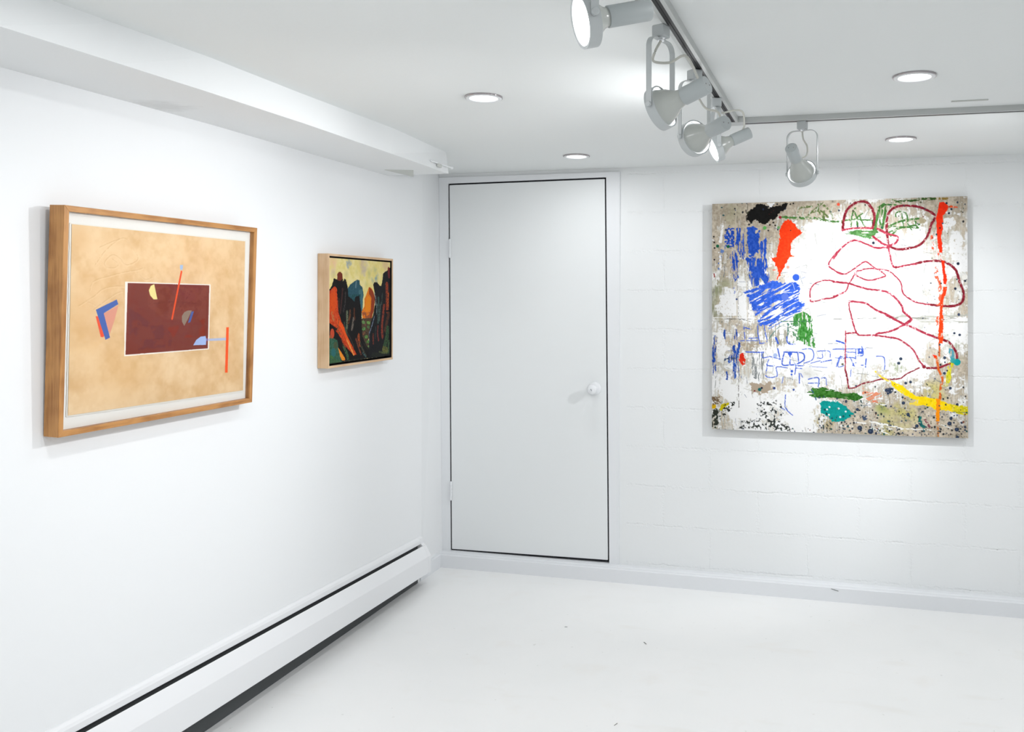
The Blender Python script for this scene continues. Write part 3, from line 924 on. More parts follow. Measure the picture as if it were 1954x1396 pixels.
# thin grey veils in the white
for p, r, o in ((A_((1150, 520)), 30, .5), (A_((1250, 700)), 26, .4), (B_((250, 620)), 26, .35), (B_((860, 850)), 26, .5), (B_((950, 1060)), 18, .5), (C_((1150, 620)), 30, .4), (D_((350, 300)), 26, .3), (D_((900, 100)), 24, .5), (D_((1000, 620)), 14, .5), (C_((250, 500)), 30, .4), (C_((600, 560)), 26, .3), (B_((420, 1010)), 18, .25), (D_((700, 330)), 20, .35), (A_((900, 1400)), 18, .4)):
    ab.wash(p[0], r, (196, 196, 188), o)
ab.poly(C_((620, 90), (900, 80), (1000, 280), (700, 360), (480, 370), (470, 120)), (170, 166, 152), cov=.34, edge=6, nk='v')
ab.poly(C_((560, 380), (700, 380), (720, 640), (620, 700), (560, 600)), (140, 144, 144), cov=.26, edge=5, nk='v')
ab.poly(B_((600, 1290), (1380, 1280), (1380, 1370), (600, 1360)), (190, 190, 180), cov=.45, edge=3, nk='h')
# creases
for x in (400, 505):
    ab.line(A_((x, 150), (x - 4, 700), (x + 15, 1390)), 12, (205, 196, 178), cov=.75, op=.8)
    ab.line(A_((x + 12, 160), (x + 8, 700), (x + 28, 1390)), 4, (95, 90, 82), cov=.6)
ab.line(C_((430, 560), (425, 780), (430, 960)), 7, (90, 84, 76), cov=.7)
ab.line(C_((410, 640), (400, 800), (410, 1150)), 10, (246, 246, 244), cov=.8)
ab.line(C_((170, 40), (600, 50), (1170, 70)), 9, (70, 74, 66), cov=.45, nk='h')
ab.line(C_((170, 28), (600, 34)), 8, (246, 246, 244), cov=.8, nk='h')
ab.line(B_((0, 1330), (700, 1320), (1380, 1330)), 9, (130, 132, 122), cov=.42, nk='h')
ab.line(B_((400, 1345), (1380, 1350)), 8, (246, 246, 244), cov=.7, nk='h')
ab.line(B_((840, 655), (1180, 650)), 4, (180, 176, 166), cov=.8)
# black
ab.poly(A_((500, 300), (520, 230), (590, 190), (620, 158), (690, 165), (730, 195), (790, 180), (850, 165), (940, 148), (915, 190), (860, 240), (800, 300), (745, 325), (700, 370), (650, 345), (600, 320), (565, 330), (545, 370), (535, 330), (520, 320)), (14, 13, 12), edge=4.5, jit=10)
ab.line(A_((500, 215), (505, 330)), 8, (20, 18, 16), cov=.7)
ab.poly(A_((715, 145), (800, 140), (765, 190), (740, 188)), (246, 246, 246), edge=1.5)
ab.line(A_((740, 260), (790, 215)), 10, (90, 30, 24), cov=.4)
for p in ((955, 158), (985, 150), (780, 345), (745, 370), (800, 375)): ab.dot(A_(p)[0], 1.6, (24, 22, 20))
# blue
BL1, BL2 = (38, 84, 190), (52, 98, 212)
ab.poly(A_((290, 440), (310, 400), (385, 405), (380, 600), (300, 590), (285, 520)), BL1, cov=.74, edge=3.5, nk='f', jit=30)
ab.poly(A_((405, 400), (500, 400), (505, 560), (480, 720), (440, 700), (395, 560)), BL1, cov=.68, edge=3, nk='v', jit=30)
ab.poly(A_((515, 375), (590, 385), (640, 430), (640, 600), (600, 700), (520, 690)), BL1, cov=.80, edge=3.5, nk='m', jit=24)
ab.poly(A_((640, 560), (710, 490), (720, 520), (700, 720), (640, 700)), BL1, cov=.6, edge=3, nk='v', jit=24)
ab.poly(A_((500, 700), (705, 715), (735, 870), (748, 965), (700, 975), (640, 900), (640, 990), (560, 1000), (530, 880)), BL1, cov=.80, edge=3, nk='v', jit=24)
ab.poly(A_((335, 700), (380, 620), (420, 700), (425, 900), (390, 960), (350, 820)), BL1, cov=.6, edge=3, nk='v', jit=24)
ab.line(A_((270, 600), (240, 700), (225, 820)), (40, 26), (100, 130, 190), cov=.55)
ab.line(A_((375, 1010), (390, 1080)), 14, BL1, cov=.6); ab.dot(A_((405, 1128))[0], 1.8, (40, 60, 120))
ab.poly(A_((470, 1060), (600, 1015), (710, 965), (800, 935), (870, 972), (1000, 955), (1055, 990), (1040, 1060), (900, 1110), (700, 1130), (540, 1120)), BL2, cov=.86, edge=4, nk='d', jit=22)
ab.poly(A_((530, 1120), (860, 1060), (1045, 1060), (1040, 1150), (1105, 1180), (1060, 1240), (930, 1290), (860, 1300), (760, 1400), (640, 1400), (590, 1300), (560, 1200)), BL2, cov=.68, edge=4, nk='d', jit=26)
for p in ([(600, 1290), (820, 1180), (1040, 1080)], [(640, 1390), (860, 1270), (1090, 1190)], [(570, 1200), (760, 1120), (980, 1060)], [(740, 1400), (900, 1310), (1050, 1250)]):
    ab.line(A_(*p), 7, BL2, cov=.85, nk='d', jit=20)
ab.line(C_((625, 95), (760, 50), (900, 0)), 8, BL2, cov=.9); ab.line(C_((735, 145), (850, 80), (980, 10)), 7, BL2, cov=.9)
ab.dot(A_((1012, 905))[0], 6.5, BL2); ab.dot(A_((900, 1105))[0], 7, (90, 120, 215)); ab.line(A_((1050, 930), (1105, 900)), 5, BL2, cov=.6)
ab.line(A_((860, 1010), (960, 960), (1000, 1030)), 3, (246, 246, 246))
for p in ([(850, 1060), (1000, 1060)], [(870, 1170), (1000, 1100)], [(900, 1270), (1000, 1210)]):
    ab.line(A_(*p), 7, (236, 238, 242), cov=.55, nk='d')
for p, w_ in ((((185, 230), (175, 400), (180, 610)), 36), (((285, 160), (290, 235)), 30), (((415, 95), (395, 250)), 30), (((375, 330), (385, 420), (380, 640)), 34),
              (((430, 290), (415, 440), (440, 640)), 26), (((310, 590), (310, 660)), 20), (((350, 420), (330, 480)), 30)):
    ab.line(C_(*p), w_, (36, 78, 170), cov=.6, edge=2, nk='v', jit=30)
ab.line(C_((300, 370), (440, 365)), 6, (60, 80, 140), cov=.6); ab.line(C_((290, 460), (420, 440)), 26, (60, 78, 110), cov=.45, edge=2)
# white streaks top left
ab.line(A_((265, 375), (252, 450), (238, 540)), (20, 32), (248, 248, 248), edge=1.5, cov=.95)
ab.line(A_((222, 650), (240, 720), (240, 800)), (10, 30), (248, 248, 248), edge=1.5, cov=.9)
# orange blob
ab.poly(A_((930, 308), (985, 345), (1030, 405), (1085, 448), (1030, 478), (985, 520), (955, 590), (960, 660), (975, 690), (930, 710), (905, 780), (870, 840), (850, 890), (815, 935), (830, 860), (815, 800), (765, 712), (815, 690), (822, 600), (845, 540), (850, 490), (835, 450), (860, 380), (890, 340)), (250, 62, 10), edge=3.2, jit=14)
ab.line(A_((990, 690), (930, 690)), 10, (240, 110, 70), cov=.5); ab.line(A_((780, 830), (850, 820)), 12, (240, 110, 70), cov=.5)
ab.line(A_((720, 955), (800, 930)), 5, (230, 120, 110), cov=.6); ab.dot(A_((930, 800))[0], 3, (240, 130, 100), op=.7)
# greens, upper
G1 = (78, 128, 62)
ab.line(A_((865, 285), (1010, 300), (1200, 300), (1300, 318), (1400, 335), (1503, 335)), 22, G1, cov=.85, edge=1.5, jit=26)
ab.line(B_((0, 340), (110, 325), (210, 315), (400, 322)), 15, G1, cov=.85, edge=1.2, jit=26)
for p in ([(1030, 260), (1060, 200), (1130, 170)], [(1140, 270), (1230, 190), (1290, 150), (1300, 300)], [(1180, 240), (1270, 230), (1340, 290)], [(1290, 160), (1360, 230), (1390, 300)], [(1240, 160), (1250, 240), (1320, 330)], [(1100, 190), (1180, 180)]):
    ab.line(A_(*p), 17, (104, 124, 72), cov=.75, jit=30)
for x in (1000, 1060, 1130, 1200, 1350, 1420): ab.line(A_((x + 40, 180), (x + 20, 250), (x + 50, 310)), 12, (200, 206, 190), cov=.5)
for p in ([(225, 195), (190, 270), (180, 385)], [(215, 230), (240, 300), (250, 380)], [(270, 280), (290, 330), (320, 385)], [(240, 370), (250, 290), (300, 250)]):
    ab.line(B_(*p), 14, G1, cov=.8, jit=30)
ab.line(B_((380, 190), (350, 240), (320, 300)), 5, (120, 130, 120), cov=.8)
for p, w_ in (([(515, 160), (480, 200), (445, 300), (425, 420)], 24), ([(540, 190), (520, 300), (500, 400)], 20), ([(500, 220), (480, 300), (480, 390)], 16), ([(460, 190), (520, 165), (640, 165)], 12), ([(410, 330), (420, 440)], 26), ([(440, 360), (430, 440)], 20)):
    ab.line(B_(*p), w_ * 1.4, (70, 122, 56), cov=.85, nk='v', jit=34)
ab.poly(B_((100, 455), (170, 435), (250, 420), (430, 425), (470, 440), (400, 490), (370, 510), (250, 480)), (84, 138, 74), cov=.82, edge=2, nk='h', jit=34)
ab.line(B_((240, 480), (370, 505), (600, 475)), 9, (84, 138, 74), cov=.6)
for p, w_ in (([(560, 395), (640, 350), (740, 320), (870, 305)], 15), ([(570, 445), (690, 400), (880, 365)], 13), ([(640, 290), (640, 250), (690, 235), (750, 260), (760, 330)], 11), ([(560, 380), (700, 390), (870, 400)], 10), ([(700, 250), (720, 400)], 8), ([(590, 480), (650, 410)], 16), ([(740, 320), (800, 420)], 8), ([(840, 330), (860, 400)], 12), ([(600, 110), (700, 150)], 8)):
    ab.line(B_(*p), w_ * 1.4, (76, 126, 62), cov=.82, jit=34)
ab.line(B_((590, 140), (700, 125), (830, 122), (880, 105), (1045, 102)), (12, 28), (58, 92, 38), cov=.85, edge=1.5, jit=24)
# green patch mid
ab.poly(A_((990, 1290), (1085, 1253), (1145, 1285), (1170, 1400), (980, 1400)), (62, 138, 58), cov=.78, edge=3, nk='v', jit=40)
ab.poly(C_((1050, 60), (1168, 0), (1180, 180), (1215, 340), (1140, 320), (1080, 285), (1020, 240), (1040, 150)), (66, 142, 60), cov=.78, edge=3, nk='v', jit=44)
ab.poly(C_((930, 80), (1050, 70), (1040, 250), (960, 300), (930, 200)), (90, 140, 100), cov=.30, edge=3, nk='f')
ab.line(C_((740, 240), (830, 130), (930, 90)), 7, (60, 120, 120), cov=.7); ab.line(C_((930, 90), (930, 240), (960, 300)), 6, (50, 110, 120), cov=.7)
ab.line(C_((860, 66), (1170, 66)), 9, (70, 120, 84), cov=.8)
# red dab
ab.poly(C_((440, 395), (475, 390), (492, 440), (495, 510), (455, 525), (430, 460)), (222, 48, 24), edge=2, cov=.92, jit=20)
# blue brickwork
BB = (62, 98, 208)
for p, w_ in (([(480, 115), (485, 190), (492, 262)], 6), ([(480, 130), (550, 145)], 6), ([(620, 110), (625, 200), (645, 292)], 6), ([(685, 105), (700, 190), (712, 275), (640, 292)], 6), ([(440, 265), (620, 262)], 5), ([(530, 240), (620, 235)], 6),
              ([(500, 380), (680, 385)], 8), ([(665, 390), (670, 440), (730, 430)], 6), ([(740, 425), (850, 455)], 6), ([(825, 345), (850, 455)], 8), ([(805, 235), (830, 290)], 12), ([(920, 225), (925, 280), (960, 300), (1000, 300)], 8),
              ([(890, 395), (870, 505), (950, 515), (1040, 495), (1095, 450), (1090, 400), (1040, 385), (890, 382)], 9), ([(950, 390), (952, 512)], 8), ([(1030, 395), (1042, 495)], 7), ([(1075, 355), (1175, 355), (1188, 450), (1095, 497)], 6),
              ([(1230, 372), (1350, 372), (1362, 432)], 6), ([(1280, 385), (1282, 442), (1230, 442)], 6), ([(1375, 462), (1270, 484)], 8), ([(1260, 470), (1160, 495)], 5), ([(735, 460), (718, 518), (800, 522)], 7), ([(718, 530), (708, 632), (818, 628), (812, 535), (925, 545)], 6),
              ([(1010, 520), (1082, 522)], 8), ([(1012, 530), (1000, 610)], 6), ([(1010, 545), (1070, 550)], 6), ([(1045, 600), (1048, 700)], 7), ([(1080, 640), (1060, 600)], 5), ([(1140, 660), (1240, 645), (1240, 735)], 7), ([(1140, 700), (1230, 700)], 6), ([(1270, 650), (1315, 645), (1325, 720)], 5), ([(1150, 530), (1330, 540)], 3),
              ([(905, 820), (905, 950), (978, 1030)], 6), ([(850, 945), (900, 975)], 5), ([(870, 700), (880, 640)], 4), ([(1430, 270), (1503, 290)], 8), ([(1390, 352), (1503, 352)], 5), ([(1470, 420), (1440, 530), (1503, 520)], 5)):
    ab.line(C_(*p), w_ * 1.5, BB, cov=.92, edge=.5, jit=24)
for p, w_ in (([(0, 350), (230, 348), (330, 350)], 5), ([(125, 380), (230, 385)], 6), ([(228, 352), (228, 440)], 6), ([(70, 430), (200, 440), (230, 450)], 7), ([(58, 435), (30, 530)], 6), ([(178, 445), (212, 525)], 5), ([(290, 325), (305, 410), (250, 420)], 6), ([(30, 265), (110, 290)], 10), ([(440, 425), (520, 438), (522, 570)], 6), ([(335, 450), (330, 535)], 8), ([(180, 560), (175, 630)], 5), ([(130, 350), (128, 440), (20, 440)], 4), ([(285, 515), (310, 515)], 6)):
    ab.line(D_(*p), w_ * 1.5, BB, cov=.9, edge=.6, jit=24)
ab.poly(D_((250, 350), (295, 345), (300, 400), (255, 415)), BB, cov=.6, edge=2); ab.poly(D_((200, 490), (230, 485), (225, 525), (195, 525)), BB, cov=.7, edge=2)
ab.dot(C_((950, 395))[0], 4, BB); ab.dot(C_((970, 577))[0], 2.6, BB); ab.dot(C_((968, 612))[0], 1.8, BB); ab.dot(C_((800, 415))[0], 4, (120, 150, 220), op=.6)
# deep red chalk drawing
R1, R2 = (140, 34, 50), (178, 56, 78)
for p, w_, c_ in (([(95, 422), (105, 330), (130, 230), (200, 160), (280, 133), (340, 140), (400, 210), (420, 300), (402, 400)], 24, R1),
                  ([(402, 402), (300, 400), (200, 405), (95, 420)], 17, R2),
                  ([(548, 600), (560, 560), (545, 400), (560, 260), (620, 195), (700, 175), (820, 175), (930, 205), (1035, 265), (1035, 310), (1000, 370), (975, 460), (930, 530), (880, 575), (800, 603), (660, 618), (560, 580)], 22, R1),
                  ([(408, 488), (480, 545), (560, 580), (640, 550), (655, 490), (560, 460), (450, 408)], 20, R2),
                  ([(0, 715), (60, 630), (130, 565), (200, 528), (260, 535), (350, 570), (450, 605), (560, 592)], 16, R2),
                  ([(0, 822), (50, 860), (110, 872), (180, 840), (260, 780), (330, 745), (400, 790), (440, 820)], 13, R2),
                  ([(215, 870), (260, 840), (350, 815), (440, 820), (500, 855), (532, 887), (480, 910), (380, 935), (290, 915), (230, 880)], 13, R2),
                  ([(440, 820), (560, 835), (620, 880), (690, 960), (710, 1060), (760, 1110), (850, 1160), (1000, 1185)], 13, R2),
                  ([(1000, 1185), (1100, 1195), (1200, 1200), (1290, 1180), (1332, 1130), (1330, 1040), (1290, 940), (1260, 840), (1200, 780), (1130, 745), (1030, 735), (930, 745), (840, 765)], 22, R1),
                  ([(840, 765), (740, 782), (640, 802), (605, 780), (580, 680), (560, 580)], 16, R2),
                  ([(215, 880), (160, 970), (130, 1040), (60, 1080), (0, 1100)], 12, R2),
                  ([(0, 950), (150, 965), (230, 990), (330, 1020), (480, 1040), (560, 1060), (640, 1120), (700, 1200), (720, 1260), (790, 1320), (790, 1350), (720, 1395)], 18, R2),
                  ([(160, 1150), (230, 1155), (330, 1170), (440, 1240), (560, 1290), (700, 1375)], 18, R2),
                  ([(160, 1150), (160, 1210), (180, 1290), (205, 1395)], 11, R2), ([(250, 830), (215, 860)], 8, R2)):
    ab.line(B_(*p), w_ * 1.12, c_, cov=.95, edge=.8, jit=40)
ab.line(A_((1503, 585), (1420, 660), (1345, 770), (1400, 830), (1503, 872)), 14, R2, cov=.93, edge=.8, jit=40)
ab.line(A_((1503, 1055), (1400, 1110), (1300, 1125), (1180, 1155), (1160, 1120), (1160, 1030), (1220, 960), (1330, 935), (1430, 955), (1503, 965)), 14, R2, cov=.93, edge=.8, jit=40)
for p, w_, c_ in (([(790, 45), (720, 100), (640, 145), (560, 175), (450, 190), (430, 212)], 17, R2), ([(540, 0), (620, 40), (720, 95), (820, 132), (920, 180), (1060, 235)], 20, R2),
                  ([(1060, 235), (1180, 280), (1240, 350), (1268, 420), (1250, 480), (1160, 510), (1080, 540), (960, 545)], 20, R1), ([(930, 532), (880, 470), (840, 390), (800, 340), (720, 280), (640, 240), (540, 225), (430, 210), (330, 210), (260, 205), (230, 182), (130, 190)], 15, R2),
                  ([(180, 0), (200, 80), (230, 170), (260, 200)], 13, R2), ([(125, 165), (122, 400), (122, 580)], 11, R2), ([(122, 560), (145, 680), (155, 752)], 15, R1), ([(155, 752), (220, 745), (310, 700), (400, 685), (480, 660), (560, 660), (680, 652), (760, 600), (880, 545)], 12, R1)):
    ab.line(D_(*p), w_ * 1.12, c_, cov=.95, edge=.8, jit=40)
ab.dot(D_((930, 532))[0], 3.5, R1); ab.dot(B_((640, 802))[0], 2.6, R1); ab.dot(A_((850, 292))[0], 2.8, (150, 40, 50)); ab.dot(B_((575, 585))[0], 4, R2, op=.7)
# yellow
Y1 = (250, 214, 6)
ab.line(D_((1205, 505), (1185, 610), (1150, 710)), (50, 56), (214, 206, 44), cov=.62, edge=2, nk='v', jit=30)
ab.line(D_((430, 580), (490, 635), (560, 672)), (16, 26), (240, 214, 60), cov=.75)
ab.poly(D_((575, 665), (700, 725), (780, 785), (850, 830), (1000, 855), (1080, 870), (1200, 915), (1290, 935), (1290, 1010), (1180, 980), (1090, 975), (1040, 965), (960, 930), (860, 925), (770, 912), (860, 880), (760, 838), (660, 780), (600, 725)), Y1, edge=2.5, cov=.97, jit=18)
ab.poly(D_((1200, 918), (1378, 935), (1378, 1022), (1290, 1022), (1220, 990)), (222, 208, 30), edge=2, cov=.9, jit=24)
ab.line(D_((1220, 998), (1370, 1002)), 5, (70, 90, 50)); ab.poly(D_((760, 905), (860, 890), (900, 935), (780, 925)), (232, 206, 80), cov=.6)
ab.poly(C_((225, 975), (245, 920), (325, 892), (330, 915), (290, 950), (240, 985)), (206, 190, 10), edge=2); ab.dot(C_((172, 938))[0], 4.5, (226, 180, 6)); ab.dot(C_((155, 940))[0], 4, (226, 180, 6))
# red orange vertical
OR = (250, 48, 6)
ab.poly(B_((1085, 140), (1130, 130), (1180, 180), (1160, 230), (1120, 280), (1122, 420), (1108, 470), (1112, 560), (1118, 655), (1090, 655), (1070, 580), (1060, 470), (1055, 300), (1075, 200)), OR, edge=1.6, jit=14)
ab.line(B_((1180, 180), (1270, 188)), (26, 12), (238, 84, 36), cov=.7); ab.line(B_((1065, 100), (1170, 102)), 22, (150, 120, 50), cov=.7)
ab.poly(B_((1108, 735), (1140, 735), (1145, 830), (1165, 930), (1160, 975), (1128, 970), (1120, 850)), OR, edge=1.4, jit=14)
ab.poly(B_((1125, 1000), (1168, 1000), (1160, 1060), (1135, 1110), (1120, 1170), (1120, 1300), (1125, 1400), (1085, 1400), (1090, 1120), (1120, 1060)), (246, 66, 16), edge=1.6, cov=.92, jit=20)
for p, w_, cv in (([(1060, 800), (1060, 900)], 44, .42), ([(1085, 930), (1095, 1060), (1085, 1130)], 34, .6), ([(1080, 650), (1095, 730)], 26, .55), ([(1010, 480), (1020, 600), (1035, 655)], 24, .4), ([(1065, 1300), (1060, 1390)], 26, .5), ([(1000, 480), (1040, 455)], 8, .7), ([(1085, 1130), (1070, 1180)], 34, .45)):
    ab.line(B_(*p), w_, (240, 104, 70), cov=cv, edge=1.5)
ab.poly(D_((1085, 0), (1128, 0), (1125, 180), (1118, 295), (1075, 290), (1080, 130)), (248, 70, 14), edge=1.6, cov=.95, jit=18)
ab.line(D_((1085, 290), (1085, 420)), 17, (206, 96, 40), cov=.85); ab.poly(D_((1015, 405), (1065, 420), (1070, 455), (1040, 445)), OR, edge=1)
ab.line(D_((1060, 440), (1078, 560), (1118, 655), (1100, 740), (1092, 860)), 24, (218, 106, 44), cov=.7, jit=26)
ab.poly(D_((1055, 860), (1095, 860), (1092, 1000), (1085, 1095), (1050, 1095), (1052, 980)), (250, 146, 8), edge=1.5); ab.line(D_((1070, 1095), (1075, 1240)), 24, (190, 130, 80), cov=.45)
# teal, dark green, salmon
ab.poly(C_((1262, 905), (1300, 875), (1370, 895), (1420, 885), (1503, 925), (1503, 1085), (1440, 1095), (1380, 1103), (1345, 1045), (1262, 1005)), (0, 152, 146), edge=3, jit=16)
ab.poly(D_((-12, 880), (20, 905), (120, 930), (160, 980), (212, 1022), (150, 1055), (70, 1092), (-12, 1098)), (0, 152, 146), edge=3, jit=16)
for p in ((1330, 970), (1450, 960), (1350, 1025), (1465, 1048), (1355, 945)): ab.dot(C_(p)[0], 1.8, (235, 245, 244))
for p in ((50, 962), (125, 992), (70, 1048)): ab.dot(D_(p)[0], 1.8, (235, 245, 244))
ab.poly(C_((1120, 795), (1180, 750), (1280, 745), (1400, 770), (1503, 790), (1503, 862), (1380, 850), (1220, 850), (1150, 825)), (56, 116, 38), edge=2.5, cov=.85, nk='h', jit=40)
ab.poly(D_((-12, 780), (110, 795), (240, 805), (305, 838), (250, 885), (130, 862), (-12, 850)), (52, 108, 36), edge=2.5, cov=.92, nk='h', jit=40)
ab.line(C_((1170, 770), (1200, 820), (1218, 870)), 12, (50, 100, 120), cov=.85)
ab.poly(D_((290, 740), (350, 790), (500, 800), (520, 840), (470, 900), (380, 900), (310, 840)), (226, 142, 108), cov=.5, edge=4, nk='d'); ab.line(D_((380, 870), (460, 900)), 12, (226, 120, 90), cov=.6)
ab.poly(D_((1180, 345), (1230, 350), (1250, 450), (1230, 490), (1190, 440)), (84, 158, 172), cov=.62, edge=3, nk='v'); ab.dot(D_((1268, 485))[0], 6.6, (10, 156, 158)); ab.dot(D_((1225, 470))[0], 5, (40, 160, 160), op=.8)
ab.line(D_((885, 1045), (895, 1120), (925, 1148)), 32, (30, 108, 102), cov=.9); ab.line(D_((940, 1075), (985, 1148)), 22, (128, 72, 80), cov=.85)
ab.poly(D_((525, 765), (600, 740), (620, 760), (590, 800), (550, 825)), (48, 60, 84), cov=.85, edge=2.5); ab.poly(D_((290, 1030), (345, 1035), (350, 1065), (310, 1085)), (70, 84, 110), cov=.85, edge=2)
ab.line(D_((280, 880), (290, 930)), 14, (40, 70, 70), cov=.7)
# dark lower left corner and flecks
ab.poly(C_((155, 965), (230, 960), (215, 1060), (215, 1160), (155, 1165)), (58, 62, 54), cov=.72, edge=4, jit=30); ab.poly(C_((155, 840), (240, 830), (245, 900), (160, 930)), (120, 98, 72), cov=.7, edge=3)
ab.poly(C_((300, 900), (385, 880), (380, 930), (310, 1010), (240, 1080), (215, 1040)), (40, 44, 40), cov=.42, edge=4)
ab.poly(C_((600, 900), (830, 880), (880, 1010), (840, 1110), (640, 1080)), (50, 54, 52), cov=.24, edge=6, nk='f')
ab.poly(C_((400, 1090), (700, 1080), (960, 1130), (960, 1190), (420, 1160)), (54, 58, 54), cov=.36, edge=5)
ab.poly(C_((540, 700), (830, 690), (870, 780), (760, 860), (560, 800)), (176, 160, 140), cov=.6, edge=6, nk='m')
ab.poly(C_((460, 280), (640, 290), (600, 370), (470, 360)), (172, 158, 138), cov=.6, edge=5)
# white dashes along the bottom
for p, w_ in (([(370, 1095), (580, 1135), (700, 1170)], 16), ([(700, 1165), (840, 1175), (1000, 1182)], 13), ([(210, 1102), (330, 1112)], 15), ([(380, 1160), (480, 1190), (570, 1228)], 15), ([(70, 1142), (200, 1140)], 11), ([(1080, 1120), (1220, 1165)], 9), ([(440, 915), (540, 925)], 9), ([(1270, 760), (1330, 740)], 14), ([(500, 600), (640, 560)], 8)):
    ab.line(D_(*p), w_, (244, 244, 240), cov=.85, edge=1.2)
# splatter
rs = np.random.default_rng(5)
for k in range(520):
    t = rs.random()
    if t < .62: x, y = rs.uniform(1560, 1845), 832 - abs(rs.normal(0, 42))
    elif t < .80: x, y = rs.uniform(1362, 1845), rs.uniform(815, 830)
    elif t < .90: x, y = rs.uniform(1760, 1845), rs.uniform(385, 800)
    else: x, y = rs.uniform(1362, 1845), rs.uniform(385, 440)
    if y < 384: continue
    c_ = [(38, 50, 74), (26, 30, 38), (30, 78, 84), (60, 72, 100), (120, 60, 44), (80, 84, 60)][rs.choice(6, p=[.34, .28, .14, .12, .05, .07])]
    ab.dot((x, y), min(abs(rs.normal(.75, .55)) + .3, 2.4), c_, asp=rs.uniform(.7, 1.3), op=.9)
for p, r in (((690, 450), 3), ((668, 495), 3), ((740, 700), 2.6), ((790, 688), 2.6), ((717, 903), 3.2), ((765, 1020), 3.2), ((1138, 598), 2.8), ((1198, 752), 2.8), ((1140, 440), 2.8), ((1205, 1062), 3), ((1190, 1115), 4), ((1265, 1175), 4), ((1270, 1255), 3), ((380, 1195), 5), ((270, 1160), 4.5), ((245, 970), 3), ((855, 1140), 3.4), ((1295, 205), 2.4), ((1240, 188), 2.2)):
    ab.dot(D_(p)[0], r, (40, 54, 78)); ab.dot((D_(p)[0][0] - .5, D_(p)[0][1] - .5), r * .4, (80, 96, 120), op=.6)
for p, r in (((410, 552), 2.6), ((1278, 765), 2.8), ((1250, 1020), 2.6), ((1160, 147), 2), ((1210, 208), 2), ((1185, 250), 2.2), ((1350, 940), 2.2)): ab.dot(B_(p)[0], r, (34, 44, 66))
ab.dot(B_((1345, 905))[0], 5, (240, 238, 230)); ab.dot(B_((50, 160))[0], 3, (238, 90, 60)); ab.dot(A_((692, 400))[0], 3.4, (98, 176, 90)); ab.dot(A_((832, 395))[0], 2.6, (110, 160, 100)); ab.dot(A_((178, 725))[0], 1.6, (34, 26, 40))
for p in ((210, 585), (318, 590)): ab.dot(A_(p)[0], 3, (20, 96, 66))
for p in ((180, 605), (172, 490), (176, 548)): ab.dot(A_(p)[0], 1.6, (40, 34, 36))
ab.line(A_((175, 870), (178, 900)), 12, (150, 40, 30), cov=.8); ab.dot(C_((790, 752))[0], 2.5, (50, 70, 130)); ab.dot(C_((640, 765))[0], 3.2, (30, 96, 96)); ab.dot(C_((662, 750))[0], 2, (24, 34, 60)); ab.dot(C_((988, 768))[0], 2, (50, 80, 160)); ab.dot(C_((590, 778))[0], 1.5, (120, 30, 40))

m_ab = art_mat('abstract_paint', .6, .35, 180, spec=.12)
ap = picture_mesh('abstract_painting', ab, pc, m_ab, None, depth=.036, inward=(0, 1, 0), side=(176, 164, 146), loc=(2.04, -0.009, .797), gain=.80)
tag(ap, 'large square abstract painting on raw linen with white field, blue scribbles and red lines', 'painting')
pw = MB()
xs0, xs1, z0, z1 = pc[0].x + .03, pc[1].x - .03, pc[3].z + .03, pc[0].z - .03
pw.box(xs0, xs1, -.012, -.0005, z1 - .04, z1).box(xs0, xs1, -.012, -.0005, z0, z0 + .04).box(xs0, xs0 + .04, -.012, -.0005, z0 + .04, z1 - .04).box(xs1 - .04, xs1, -.012, -.0005, z0 + .04, z1 - .04)
pw.obj('stretcher_frame', wood_mat('stretcher_pine', (.55, .42, .27), (.45, .32, .19), .7, 0), ap)

# ------------------------------------------------------------------ framed pictures on the left wall
def picture_frame(parent, O, ey, ez, ex, W_, Hh, lip, depth, m_h, m_v):
    """four mitred rails; O bottom corner nearest the camera, ey along wall, ez up, ex out of the wall"""
    def p(u, v, d): return O + ey * u + ez * v + ex * d
    out = [(0, 0), (W_, 0), (W_, Hh), (0, Hh)]
    inn = [(lip, lip), (W_ - lip, lip), (W_ - lip, Hh - lip), (lip, Hh - lip)]
    for k in range(4):
        a, b = out[k], out[(k + 1) % 4]; c_, d = inn[(k + 1) % 4], inn[k]
        v = [p(*q, 0) for q in (a, b, c_, d)] + [p(*q, depth) for q in (a, b, c_, d)]
        obj('frame_rail', v, [(0, 1, 2, 3), (7, 6, 5, 4), (0, 4, 5, 1), (1, 5, 6, 2), (2, 6, 7, 3), (3, 7, 4, 0)], m_h if k % 2 == 0 else m_v, parent, bevel=.0008)

# large print, top edge leaning out from the wall
m_b1 = wood_mat('honey_maple_across', (.52, .25, .075), (.33, .135, .032), .4, 1)
m_b2 = wood_mat('honey_maple_upright', (.52, .25, .075), (.33, .135, .032), .4, 2)
m_mat = mat('mount_board', (.86, .855, .83), .8)
m_glz = bpy.data.materials.new('picture_glazing'); m_glz.use_nodes = True
nt = m_glz.node_tree; nt.nodes.clear()
o_ = nt.nodes.new('ShaderNodeOutputMaterial'); mxs = nt.nodes.new('ShaderNodeMixShader'); tr_ = nt.nodes.new('ShaderNodeBsdfTransparent'); gl = nt.nodes.new('ShaderNodeBsdfGlossy'); fr = nt.nodes.new('ShaderNodeFresnel')
gl.inputs['Roughness'].default_value = .03; fr.inputs['IOR'].default_value = 1.22; tr_.inputs[0].default_value = (.99, .995, .99, 1)
nt.links.new(fr.outputs[0], mxs.inputs[0]); nt.links.new(tr_.outputs[0], mxs.inputs[1]); nt.links.new(gl.outputs[0], mxs.inputs[2]); nt.links.new(mxs.outputs[0], o_.inputs[0])
tilt = .0321
y0, y1, zb_, zt_ = -2.5205, -1.7235, 1.080, 1.691
O = Vector((.003, y0, zb_))
